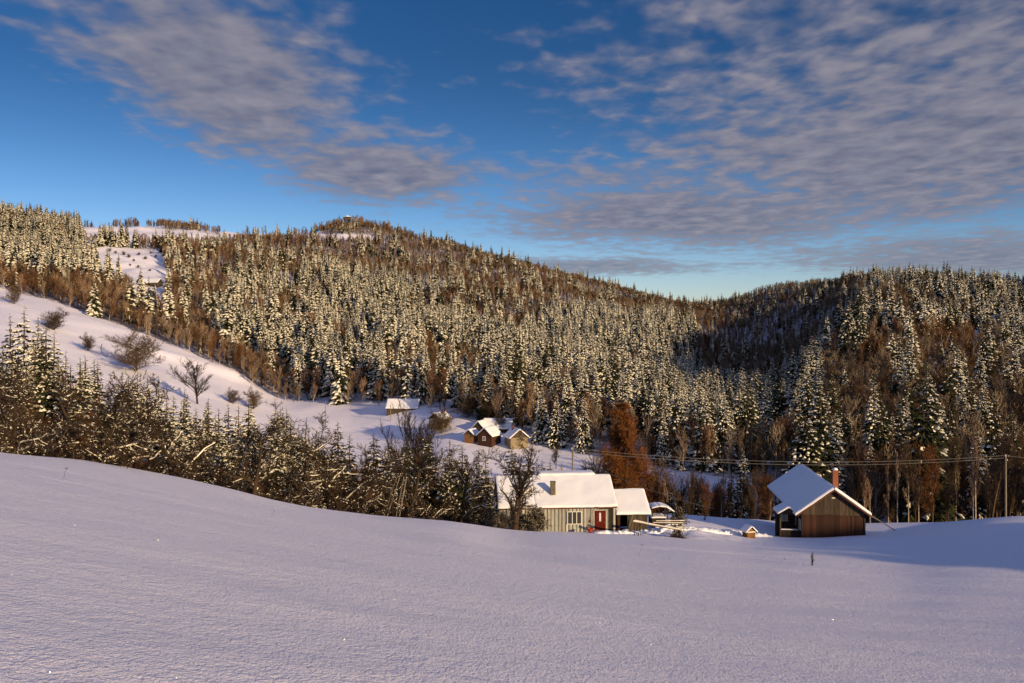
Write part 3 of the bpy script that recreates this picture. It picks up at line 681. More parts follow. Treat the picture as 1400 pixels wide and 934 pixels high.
# apple trees at the field's edge: gnarled, snow on the limbs
APK = [bare_kind(60+i, (M_DARKBARK, M_DARKBARK), H=6, spread=.85, trunk_r=.17, depth=3, kids=2, wob=.42, rmin=.013, snow=.5, straight=.42, first=.05, ratio=.45, twig=6, up=.12, lean=l)
       for i, l in enumerate([.3, -.25, .1, -.35, .2])]
A_SP = [(20,-1,5.2,0,'snow-streaked apple tree cut by the picture edge'),(128,3,5.4,3,'leaning forked apple tree, first at the field edge'),(141,2,6.4,0,'crooked apple tree with bent double trunk'),
 (174,5,5.6,2,'small apple tree in front of the snow-banded spruces'),(256,3,6.8,1,'bright-trunked apple tree spreading over the field edge'),(347,4,6.8,4,'apple tree with long level snowy boughs'),
 (404,3,6.2,2,'upright apple tree beside the leaning one'),(424,2,4.6,3,'low leaning apple tree with white trunk'),(474,4,7.6,1,'tall apple tree curving over the field edge'),
 (492,4,6.6,0,'apple tree with a thick white leaning limb'),(558,5,6.9,4,'old apple tree that the two ladders lean on'),(629,5,7.0,2,'wide apple tree spreading both arms of snow'),
 (60,6,5.0,1,'low apple tree under the tall spruces'),(300,7,5.4,3,'apple tree set back beneath the row of four spruces'),(592,3,3.2,1,'bent snowy sapling bowing toward the ladders'),(652,6,3.6,0,'tangled apple tree short of the cottage wall end')]
for i, (p, dy, h, k, lb) in enumerate(A_SP):
    Y = float(np.interp(p, [0, 200, 400, 600, 745], [46, 53, 63, 72, 76]))+dy; v = at(p, Y)
    put_tree(APK[k], 'apple_tree', v.x, v.y, v.z-.25, h, lb, None, cat='apple tree', rot=RND.uniform(-.6, .6))
big = bare_kind(74, (M_DARKBARK, M_DARKBARK), H=7.2, spread=.9, trunk_r=.31, depth=4, kids=2, wob=.42, rmin=.013, snow=.3, straight=.5, first=.25, ratio=.5, twig=2, up=.2, lean=.3, tw_=.75)
v = at(703, 73.5); put_tree(big, 'apple_tree', v.x, v.y, v.z-.2, 7.2, 'big crooked apple tree in front of the white cottage', None, rot=.2, cat='apple tree')
bush = bare_kind(72, (M_DARKBARK, M_DARKBARK), H=2.6, spread=.8, trunk_r=.05, depth=3, kids=3, wob=.45, rmin=.012, snow=.8, straight=.35, first=.0, ratio=.4, twig=6, up=.1)
for p, Y, h, lb in ((675, 76, 1.5, 'snowy bush at the far end of the white cottage'), (690, 77, 1.5, 'snowy bush behind the big apple trunk'), (722, 76.5, 2.0, 'snow-dusted bush between apple tree and cottage window'),
                    (733, 77, 2.1, 'low snow-dusted bush against the cottage boards'), (711, 77, 2.0, 'small snowy bush under the apple crown')):
    v = at(p, Y); put_tree(bush, 'bush', v.x, v.y, v.z-.1, h, lb, cat='bush')

# meadow trees
RB = bare_kind(81, (M_BARK, M_BARK), H=10, spread=1.15, trunk_r=.16, depth=3, kids=3, wob=.25, rmin=.02, straight=.5, first=.02, ratio=.35, twig=5, up=.25)
FT = bare_kind(82, (M_DARKBARK, M_DARKBARK), H=10, spread=1.05, trunk_r=.17, depth=3, kids=2, wob=.18, rmin=.02, straight=.6, first=.3, ratio=.4, twig=5, up=.3)
for p, by, top, Y, K, wd, lb in ((186, 508, 466, 240, RB, 1.8, 'round bare tree alone on the long meadow'), (270, 552, 500, 190, FT, 1.6, 'fan-shaped bare tree below the meadow tracks'),
        (75, 452, 430, 240, RB, 1.9, 'bushy bare tree on the upper meadow'), (120, 480, 462, 230, RB, 1.3, 'bare tree between the bushy one and the round one'), (138, 490, 466, 215, BRK[2], .9, 'slim birch left of the round bare tree'),
        (402, 550, 520, 300, BRK[3], 1.1, 'frosted bare tree at the meadow corner'), (432, 600, 556, 140, BRK[3], 1, 'pale bare tree rising over the thicket before the meadow'), (346, 560, 538, 190, RB, 1.3, 'small round bare tree behind the spruce row'),
        (318, 552, 536, 200, RB, 1.5, 'brown bush behind the spruce row'), (556, 600, 560, 170, BRK[3], .9, 'frosted slim tree in front of the long barn'), (546, 605, 578, 150, BRK[3], .9, 'second frosted tree below the barn'),
        (604, 592, 568, 245, RB, 1.5, 'round bushy tree beside the small cream house'), (568, 600, 575, 150, FT, .8, 'dark bare tree under the cream house'), (575, 610, 578, 125, FT, .8, 'tall dark bare tree by the ladders'),
        (640, 570, 548, 290, RB, 1.6, 'brown round tree behind the cream house'), (668, 578, 556, 280, RB, 1.5, 'brown tree behind the village sheds'), (684, 590, 572, 262, RB, 1.1, 'bare tree in the village yard'),
        (760, 640, 612, 190, FT, 1, 'bare tree above the cottage ridge'), (830, 680, 640, 150, FT, 1, 'bare tree left of the big larch'), (880, 690, 650, 135, RB, 1.2, 'bushy bare tree right of the big larch'),
        (20, 415, 395, 360, RB, 1.2, 'bare bush on the high end of the meadow')):
    if Y > 180:                                        # stand it where the ground meets its foot
        ys = np.linspace(Y*.85, Y*1.9, 120); hh = HY-F*height((p-CX)/F*ys, ys)/ys; Y = float(ys[np.argmin(np.abs(hh-by))])
    X = (p-CX)/F*Y; z = gz(X, Y); h = max(2.5, zpix(top, Y)-z); h = min(h, 17)
    put_tree(K, 'bare_tree', X, Y, z-.2, h, lb, wide=wd)
# the big larch behind the cottage
lw, lt, ls = limb_tree(91, 24, .40, .30, 2, 15, .10, .022, 0, 0, .28, .18, .25, 8, .05, True)
larch = empty('larch_tree', tuple(at(855, 128, -.3)), .4); tag(larch, 'tall orange-brown larch behind the cottage shed', 'tree')
h = zpix(536, 128)-larch.location.z; larch.scale = (h/24*1.35, h/24*1.35, h/24/.80)
lw.build('trunk', M_BARK, larch); lt.build('crown', M_LARCH, larch)
# yard and field shrubs
for p, Y, h, lb in ((963, 100, 1.0, 'little bare shrub in the middle of the yard'), (1109, 52, .8, 'dry branching weed standing in the open field'), (925, 88, 2.0, 'bare bush behind the heap of branches')):
    v = at(p, Y); put_tree(bush if h > 1.5 else bare_kind(95+int(p) % 7, (M_DARKBARK, M_DARKBARK), H=1.0, spread=.6, trunk_r=.012, depth=2, kids=2, wob=.3, rmin=.006, snow=0, straight=.7, first=0, ratio=.4, twig=3, up=.5), 'shrub', v.x, v.y, v.z-.05, h, lb, cat='shrub')
def weed(p, Y, h, lb, lean=.3, head=True):
    e = empty('dry_weed', tuple(at(p, Y, -.03))); tag(e, lb, 'weed')
    m = MB(); m.tube((0, 0, 0), (lean*h*.4, 0, h*.6), .006, .005, 4); m.tube((lean*h*.4, 0, h*.6), (lean*h*.9, 0, h), .005, .003, 4); m.build('stem', M_DARKBARK, e)
    if head:
        m = MB()
        for k in range(7):
            a = k*.9; m.tube((lean*h*.9, 0, h), (lean*h*.9+math.cos(a)*h*.16, math.sin(a)*h*.1, h*1.12), .004, .006, 3)
        m.build('seed_head', M_DARKBARK, e)
for a in ((87, 30, .35, 'dried flower stalk near the crest of the field'), (874, 49, .55, 'bent dry stalk on the field below the shed'), (915, 47, .42, 'straight dry stalk beside the bent one', 0.0, False),
          (373, 34, .16, 'tiny twig poking out of the open snow'), (1062, 50, .35, 'leaning dry stalk near the branching weed', 1.4), (1097, 51, .2, 'short dry tuft beside the branching weed', .5)):
    weed(*a)
# logo: bent sapling arching in front of the dark wood
m = MB(); v = at(937, 226)
e = empty('bent_sapling', tuple(v)); tag(e, 'sapling bowed into a white arch before the dark wood', 'tree')
arc = [Vector((5.2*math.cos(t), .4*math.sin(t), 6.4*math.sin(t)-.4)) for t in np.linspace(0, 2.7, 14)]
for a, c_ in zip(arc, arc[1:]): m.tube(a, c_, .09, .07, 5)
m.build('trunk', M_BARK, e); m = MB()
for a, c_ in zip(arc[2:], arc[3:]): m.tube(a+Vector((0, 0, .09)), c_+Vector((0, 0, .09)), .09, .08, 5)
m.build('snow_clumps', M_TSNOW, e)

# frost crystals scattered on the near snow: tiny facets turned every way, a few catch the sun
nf = 14000; r9 = np.random.default_rng(12)
Yf = 4.5+26*r9.random(nf)**1.3; Xf = (r9.random(nf)-.5)*1.5*Yf; Zf = height(Xf, Yf)+.004
n3 = r9.normal(size=(nf, 3)); n3[:, 2] = np.abs(n3[:, 2])+.4; n3 /= np.linalg.norm(n3, axis=1)[:, None]
a3 = np.cross(n3, [1.0, .3, .2]); a3 /= np.linalg.norm(a3, axis=1)[:, None]; b3 = np.cross(n3, a3)
rad = (.0024+.00014*Yf)[:, None]; c3 = np.stack([Xf, Yf, Zf], 1)+n3*.003
vv = np.stack([c3+a3*rad, c3-a3*rad*.5+b3*rad*.87, c3-a3*rad*.5-b3*rad*.87], 1).reshape(-1, 3)
me = bpy.data.meshes.new('frost_crystals'); me.from_pydata(vv.tolist(), [], [(3*i, 3*i+1, 3*i+2) for i in range(nf)])
mf, nt_, N_, L_, p_ = mat_base('frost'); p_.inputs['Base Color'].default_value = (.9, .88, .92, 1); p_.inputs['Roughness'].default_value = .32; p_.inputs['Metallic'].default_value = .6
me.materials.append(mf); o = bpy.data.objects.new('frost_crystals', me); COL.objects.link(o); tag(o, 'frost crystals glinting on the near snow', 'frost', kind='stuff')

for p, by, hh in ((176,352,2.4),(183,357,1.6),(190,349,2.0),(199,355,2.2),(206,347,1.8),(169,349,2.6),(158,347,2.0),(189,366,1.8),(205,371,1.5),(178,363,1.4),(150,344,2.4),(213,352,1.6)):
    ys = np.linspace(560, 900, 200); hv = HY-F*height((p-CX)/F*ys, ys)/ys; Y = float(ys[np.argmin(np.abs(hv-by))]); X = (p-CX)/F*Y
    put_tree(RB, 'bush', X, Y, gz(X, Y)-.2, hh, 'small dark bush dotting the high sunlit clearing', 'small bushes dotting the high clearing', cat='bush', wide=1.5)
# ------------------------------------------------------------------ buildings
M_PALE = simple('pale_painted_boards', (0.46, 0.43, 0.37), 0.85, 0.3, 3.0, stretch=(3, 3, .5), island=.22, col2=(0.25, 0.25, 0.235), bump=.2)
M_DARKGAP = simple('dark_gap', (0.03, 0.028, 0.024), 0.95)
M_BOARD = simple('weathered_boards', (0.065, 0.046, 0.030), 0.9, 0.35, 3.0, stretch=(3, 3, .4), island=.35, bump=.3)
M_RED = simple('rust_stained_boards', (0.060, 0.019, 0.009), 0.85, 0.5, 2.5, stretch=(6, 6, .35), island=.45, col2=(0.035, 0.018, 0.011), bump=.3)
M_DARKW = simple('dark_wood', (0.032, 0.022, 0.016), 0.9, 0.35, 4.0, stretch=(3, 3, .5), island=.3)
M_DOOR = simple('red_door_paint', (0.10, 0.010, 0.004), 0.8, 0.35, 3.0, bump=.2, spec=.15)
M_WHITE = simple('window_white', (0.66, 0.62, 0.55), 0.6, 0.15, 6)
M_TRIM = simple('red_trim', (0.11, 0.035, 0.022), 0.8, 0.3, 5)
M_CREAM = simple('cream_plaster', (0.24, 0.19, 0.12), 0.9, 0.2, 3)
M_CONC = simple('mossy_chimney', (0.12, 0.10, 0.06), 0.95, 0.35, 5, bump=.3)
M_GREY = simple('grey_pole_wood', (0.20, 0.17, 0.13), 0.9, 0.3, 5, stretch=(4, 4, .5))
M_WIRE = simple('wire', (0.13, 0.12, 0.11), 0.5)
M_BUCKET = simple('red_plastic', (0.35, 0.04, 0.012), 0.4, 0.1)
M_YEL = simple('orange_boards', (0.20, 0.095, 0.03), 0.85, 0.3, 4, stretch=(3, 3, .5), island=.2)
def glass_mat():
    m, nt, N, L, p = mat_base('window_glass'); p.inputs['Base Color'].default_value = (0.03, 0.035, 0.035, 1)
    p.inputs['Roughness'].default_value = 0.08; p.inputs['Specular IOR Level'].default_value = 0.6; return m
M_GLASS = glass_mat()
M_CURT = simple('curtain', (0.35, 0.35, 0.32), 0.9, 0.2, 8)
def brick_mat():
    m, nt, N, L, p = mat_base('orange_brick'); tc = N.new('ShaderNodeTexCoord'); b = N.new('ShaderNodeTexBrick')
    mp = N.new('ShaderNodeMapping'); mp.inputs['Rotation'].default_value = (math.radians(90), 0, 0); L.new(tc.outputs['Object'], mp.inputs[0]); L.new(mp.outputs[0], b.inputs['Vector'])
    b.inputs['Scale'].default_value = 1.0; b.inputs['Brick Width'].default_value = .24; b.inputs['Row Height'].default_value = .08; b.inputs['Mortar Size'].default_value = .008
    b.inputs['Color1'].default_value = (.26, .06, .018, 1); b.inputs['Color2'].default_value = (.20, .05, .018, 1); b.inputs['Mortar'].default_value = (.18, .12, .08, 1)
    L.new(b.outputs['Color'], p.inputs['Base Color']); p.inputs['Roughness'].default_value = .9; return m
M_BRICK = brick_mat()

def slab(A, B, C, D, th, seed=0, nx=22, ny=12, lump=.05, over=.04):
    """a snow blanket on the roof quad A B C D (A-B the eave, D-C the ridge): rounded edges, gentle lumps"""
    A, B, C, D = map(Vector, (A, B, C, D)); n = (B-A).cross(D-A).normalized()
    if n.z < 0: n = -n
    m = MB(); top = []; bot = []
    for j in range(ny+1):
        for i in range(nx+1):
            u, v = i/nx, j/ny; u2 = .5-.5*math.cos(math.pi*u) if 0 < i < nx else u; v2 = .5-.5*math.cos(math.pi*v) if 0 < j < ny else v
            p = (A*(1-u2)+B*u2)*(1-v2)+(D*(1-u2)+C*u2)*v2
            e = min(u2*(B-A).length, (1-u2)*(B-A).length, v2*(D-A).length)     # the ridge edge stays full
            f = 1-math.exp(-(e+.03)/.05); nz = float(fbm(p.x*.9+seed, p.y*.9+p.z*.5, 5, 3))
            w = Vector((float(vnoise(p.x*2.3+seed, p.y*2.3, 8))-.5, float(vnoise(p.x*2.3, p.y*2.3+seed, 9))-.5, 0))*over*2 if (j == 0 or i in (0, nx)) else Vector((0, 0, 0))
            if j == 0: w += (A-D).normalized()*over
            top.append(tuple(p+w+n*(th*f+lump*nz*f+.012))); bot.append(tuple(p+w+n*.012))
    W_ = nx+1; f = []
    for j in range(ny):
        for i in range(nx):
            a = j*W_+i; f.append((a, a+1, a+W_+1, a+W_))
    o = len(top)
    for i in range(nx): f.append((i, i+o, i+1+o, i+1)); k = ny*W_+i; f.append((k, k+1, k+1+o, k+o))
    for j in range(ny): a = j*W_; f.append((a, a+W_, a+W_+o, a+o)); a = j*W_+nx; f.append((a, a+o, a+W_+o, a+W_))
    m.add(top+bot, f, 0); return m
def boards(x0, x1, ztop, zb, y, w=.16, gap=.012, th=.03, mat=0, seed=1, m=None, axis='x', rag=0):
    """vertical boards on a wall; ztop may be a function of x"""
    r_ = random.Random(seed); m = m or MB(); x = x0
    while x < x1-.02:
        ww = min(w*r_.uniform(.85, 1.15), x1-x); zt = ztop if not callable(ztop) else None
        za, zb_ = (zt, zt) if zt is not None else (ztop(x), ztop(x+ww-gap)); d = r_.uniform(0, .012); lo = zb-(r_.uniform(0, rag) if rag else 0)
        a, b = x, x+ww-gap
        vs = [(a, y-th-d, lo), (b, y-th-d, lo), (b, y-th-d, zb_), (a, y-th-d, za), (a, y, lo), (b, y, lo), (b, y, zb_), (a, y, za)]
        if axis == 'y': vs = [(vy, vx, vz) for vx, vy, vz in vs]
        m.add(vs, [(0, 1, 2, 3), (7, 6, 5, 4), (0, 4, 5, 1), (1, 5, 6, 2), (2, 6, 7, 3), (3, 7, 4, 0)], mat); x += ww
    return m
def window(parent, x0, x1, z0, z1, y, cols=3, matf=None, fw=.06, pane=None, axis='x'):
    f = MB(); g = MB()
    def bx(m, a, b, c, d, e, h):
        if axis == 'x': m.box(a, b, c, d, e, h)
        else: m.box(c, d, a, b, e, h)
    bx(f, x0-fw, x1+fw, y-.07, y+.0, z1, z1+fw); bx(f, x0-fw-.05, x1+fw+.05, y-.11, y+.0, z0-fw, z0)
    bx(f, x0-fw, x0, y-.068, y+.0, z0, z1); bx(f, x1, x1+fw, y-.068, y+.0, z0, z1)
    for c in range(1, cols):
        xc = x0+(x1-x0)*c/cols; bx(f, xc-.03, xc+.03, y-.062, y, z0, z1)
    bx(g, x0, x1, y-.035, y-.02, z0, z1)
    fo = f.build('window', matf or M_WHITE, parent); g.build('pane', pane or M_GLASS, fo); return fo

# --- the white cottage
def cottage():
    g = at(683, 79.6); base = -18.55
    e = empty('cottage', (-1.12, 79.6, base), math.radians(4.5)); tag(e, 'pale board cottage with red door under a thick snow roof', 'cottage')
    Lx, D, wh, rh = 10.55, 6.4, 2.62, 4.68
    m = MB(); m.prism([(0.05, -.6), (Lx-.05, -.6), (Lx-.05, wh), (.05, wh)], .03, D, 0)
    m.build('inner_wall', M_DARKGAP, e)
    m = boards(0, Lx, wh, -.5, .03, w=.33, gap=.02, seed=3)
    k = 0
    m.build('wall', M_PALE, e)
    m = MB(); x = 0
    r_ = random.Random(5)
    while x < Lx:                                      # cover strips over the joints
        m.box(x-.025, x+.02, -.045, -.012, -.5, wh-.02); x += .33*r_.uniform(.95, 1.05)
    m.build('cover_strips', simple('teal_strips', (0.10, 0.12, 0.09), .85, .4, 3), e)
    # gable ends
    m = MB(); vs = lambda x: [(x, .03, wh), (x, D, wh), (x, D/2, rh)]
    for x in (0.02, Lx-.05): m.add(vs(x)+[(a+.06, b, c) for a, b, c in vs(x)], [(0, 1, 2), (5, 4, 3), (0, 3, 4, 1), (1, 4, 5, 2), (2, 5, 3, 0)], 0)
    m.build('gable', M_BOARD, e)
    ov = .32; ez = wh-.12; sl = (rh-ez)/(D/2+ov)
    roof = MB()
    roof.add([(-.15, -ov, ez), (Lx+.1, -ov, ez), (Lx+.1, D/2, rh), (-.15, D/2, rh), (-.15, D+ov, ez), (Lx+.1, D+ov, ez)] +
             [(-.15, -ov, ez-.06), (Lx+.1, -ov, ez-.06), (Lx+.1, D/2, rh-.06), (-.15, D/2, rh-.06), (-.15, D+ov, ez-.06), (Lx+.1, D+ov, ez-.06)],
             [(0, 1, 2, 3), (3, 2, 5, 4), (9, 8, 7, 6), (10, 11, 8, 9), (0, 6, 7, 1), (4, 5, 11, 10), (1, 7, 8, 2), (2, 8, 11, 5), (0, 3, 9, 6), (3, 4, 10, 9)], 0)
    ro = roof.build('roof', M_DARKW, e)
    m = slab((3.2, -ov, ez), (Lx+.12, -ov, ez), (Lx+.12, D/2, rh), (3.2, D/2, rh), .15, 3, 60, 26, .07); m.build('snow_cover', M_SNOW, ro, True)
    m = slab((-.15, -ov, ez), (3.2, -ov, ez), (3.2, D/2, rh), (-.15, D/2, rh), .14, 9, 20, 18, .03); m.build('snow_cover', M_SNOW, ro, True)
    m = slab((-.15, D+ov, ez), (Lx+.1, D+ov, ez), (Lx+.1, D/2, rh), (-.15, D/2, rh), .2, 5, 40, 18); m.build('snow_cover', M_SNOW, ro, True)
    m = slab((3.8, D/2-.1, rh+.12), (9.2, D/2-.1, rh+.12), (9.2, D/2+1.3, rh+.12), (3.8, D/2+1.3, rh+.12), .24, 6, 30, 8); m.build('snow_drift', M_SNOW, ro, True)
    # ragged red-brown eave laths showing below the snow
    m = MB(); m.box(6.9-3.1, 5.1, -ov-.03, -ov+.02, ez-.10, ez-.01); m.box(8.2, Lx+.1, -ov-.04, -ov+.03, ez-.10, ez+.02); m.box(0, Lx, -ov+.04, -ov+.08, ez-.12, ez-.05)
    m.build('eave_board', M_TRIM, e)
    # chimney
    cx = 4.95; cy = D/2-2.15; cz = ez+sl*(cy+ov)
    m = MB(); m.box(cx-.22, cx+.22, cy-.22, cy+.22, cz-.6, cz+1.2); m.box(cx-.25, cx+.25, cy-.25, cy+.25, cz+1.2, cz+1.28); m.build('chimney', M_CONC, e)
    # door, window
    dd = MB(); dd.box(8.62, 9.62, -.06, -.01, .18, 2.1)
    for k in range(7): dd.box(8.66+k*.134, 8.66+k*.134+.10, -.085, -.055, .25, .95)
    dd.box(8.7, 8.98, -.085, -.055, 1.05, 2.02); dd.box(9.26, 9.54, -.085, -.055, 1.05, 2.02)
    do = dd.build('door', M_DOOR, e)
    m = MB(); m.box(9.03, 9.2, -.09, -.06, 1.15, 1.92); m.build('pane', simple('frosted_pane', (.55, .56, .6), .3, .3, 20), do)
    m = MB(); m.box(9.5, 9.53, -.13, -.085, 1.0, 1.14); m.build('handle', M_GREY, do)
    m = MB(); m.box(8.5, 8.6, -.07, -.0, .1, 2.2); m.box(9.64, 9.74, -.07, 0, .1, 2.2); m.box(8.5, 9.74, -.07, 0, 2.12, 2.2); m.build('door_frame', M_PALE, e)
    m = MB(); m.box(9.1, 9.95, -.12, -.05, 2.26, 2.42); m.build('lintel_board', M_DARKW, e)
    window(e, 6.18, 7.38, .98, 2.02, -.02, 3)
    m = MB(); m.box(6.1, 7.46, -.05, -.03, .02, .1); m.box(6.05, 6.14, -.055, -.03, .05, .9); m.box(7.42, 7.5, -.055, -.03, .05, .9); m.build('window_apron', M_WHITE, e)
    m = MB(); m.box(9.98, 10.13, -.1, -.02, -.4, wh-.1); m.box(10.2, 10.34, -.08, -.02, -.4, wh-.1); m.build('corner_post', M_DARKW, e)
    m = MB(); m.box(8.15, 8.28, -.1, -.03, 1.05, 1.3); m.bar((8.2, -.08, 1.3), (8.2, -.08, 1.6), .02); m.build('wall_lamp', M_TRIM, e)
    return e
cottage()
def shed():
    e = empty('wooden_shed', (9.55, 80.9, -18.55), math.radians(4.5)); tag(e, 'low dark plank shed with open doorway joined to the cottage end', 'shed')
    Lx, D, wh, rh = 2.85, 5.0, 1.78, 3.35
    m = MB(); m.box(0, Lx, D-.1, D, -.6, wh); m.box(0.0, .08, 0, D-.1, -.6, wh); m.box(Lx-.08, Lx, 0.04, D-.1, -.6, wh); m.build('back_wall', M_DARKW, e)
    m = boards(1.0, Lx, wh, -.5, .04, w=.2, seed=8, rag=.1); boards(0, .30, wh, -.5, .04, w=.16, seed=9, m=m); m.build('wall', M_BOARD, e)
    m = boards(.08, .34, wh-.1, .05, -.02, w=.13, seed=9); m.build('door', M_RED, e)
    m = MB(); m.bar((1.0, -.05, 0), (1.45, -.3, 1.65), .05); m.build('prop_pole', M_GREY, e)
    ov = .3; ez = wh-.1
    roof = MB(); x0, x1 = -.12, Lx+.28
    roof.add([(x0, -ov, ez), (x1, -ov, ez), (x1, D/2, rh), (x0, D/2, rh), (x0, D+ov, ez), (x1, D+ov, ez)]+[(x0, -ov, ez-.05), (x1, -ov, ez-.05), (x1, D/2, rh-.05), (x0, D/2, rh-.05), (x0, D+ov, ez-.05), (x1, D+ov, ez-.05)],
             [(0, 1, 2, 3), (3, 2, 5, 4), (9, 8, 7, 6), (10, 11, 8, 9), (0, 6, 7, 1), (4, 5, 11, 10), (1, 7, 8, 2), (2, 8, 11, 5), (0, 3, 9, 6), (3, 4, 10, 9)], 0)
    ro = roof.build('roof', M_DARKW, e)
    slab((x0, -ov, ez), (x1, -ov, ez), (x1, D/2, rh), (x0, D/2, rh), .17, 13, 20, 18).build('snow_cover', M_SNOW, ro, True)
    slab((x0, D+ov, ez), (x1, D+ov, ez), (x1, D/2, rh), (x0, D/2, rh), .17, 14, 20, 18).build('snow_cover', M_SNOW, ro, True)
    m = MB(); m.add([(x1-.3, .0, ez), (x1-.3, D, ez), (x1-.3, D/2, rh-.07), (x1-.24, 0, ez), (x1-.24, D, ez), (x1-.24, D/2, rh-.07)], [(0, 2, 1), (3, 4, 5), (0, 3, 5, 2), (1, 2, 5, 4), (0, 1, 4, 3)], 0); m.build('gable', M_BOARD, e)
shed()
def shelter():
    v = at(903, 86); e = empty('wood_shelter', (v.x, v.y, v.z), math.radians(3)); tag(e, 'small open shelter with sagging snow roof beside the shed', 'shelter')
    zt = zpix(691, 86)-v.z
    m = MB(); pts = [(-1.05, zt-.12), (-.3, zt+.05), (.35, zt-.02), (1.15, zt-.48)]
    for a, b in zip(pts, pts[1:]): m.add([(a[0], -.9, a[1]), (b[0], -.9, b[1]), (b[0], .9, b[1]), (a[0], .9, a[1]), (a[0], -.9, a[1]-.05), (b[0], -.9, b[1]-.05), (b[0], .9, b[1]-.05), (a[0], .9, a[1]-.05)], [(0, 1, 2, 3), (7, 6, 5, 4), (0, 4, 5, 1), (2, 6, 7, 3), (0, 3, 7, 4), (1, 5, 6, 2)])
    ro = m.build('roof', M_DARKW, e)
    m = MB()
    for a, b in zip(pts, pts[1:]):
        s_ = slab((a[0], -.95, a[1]), (b[0], -.95, b[1]), (b[0], .95, b[1]), (a[0], .95, a[1]), .1, 2, 6, 6, .03, 0.0); m.add(s_.v, s_.f)
    m.build('snow_cover', M_SNOW, ro, True)
    for x, y, z in ((-.95, -.8, zt-.15), (-.95, .8, zt-.15), (.25, -.8, zt-.05), (.9, .8, zt-.38)):
        m = MB(); m.bar((x, y, -.4), (x, y, z), .09); m.build('post', M_DARKW, e)
    m = MB(); m.box(-.95, .2, -.78, .7, .1, .75); m.build('log_stack', M_DARKW, e)
    s_ = slab((-1.1, -.95, .80), (.35, -.95, .80), (.35, .7, .80), (-1.1, .7, .80), .12, 4, 8, 6); s_.build('snow_shelf', M_SNOW, e, True)
    m = MB(); m.bar((.7, -.9, .1), (.95, -.9, .7), .06); m.bar((.95, -.9, .7), (1.15, -.9, .1), .05); m.build('brace', M_DARKW, e)
shelter()

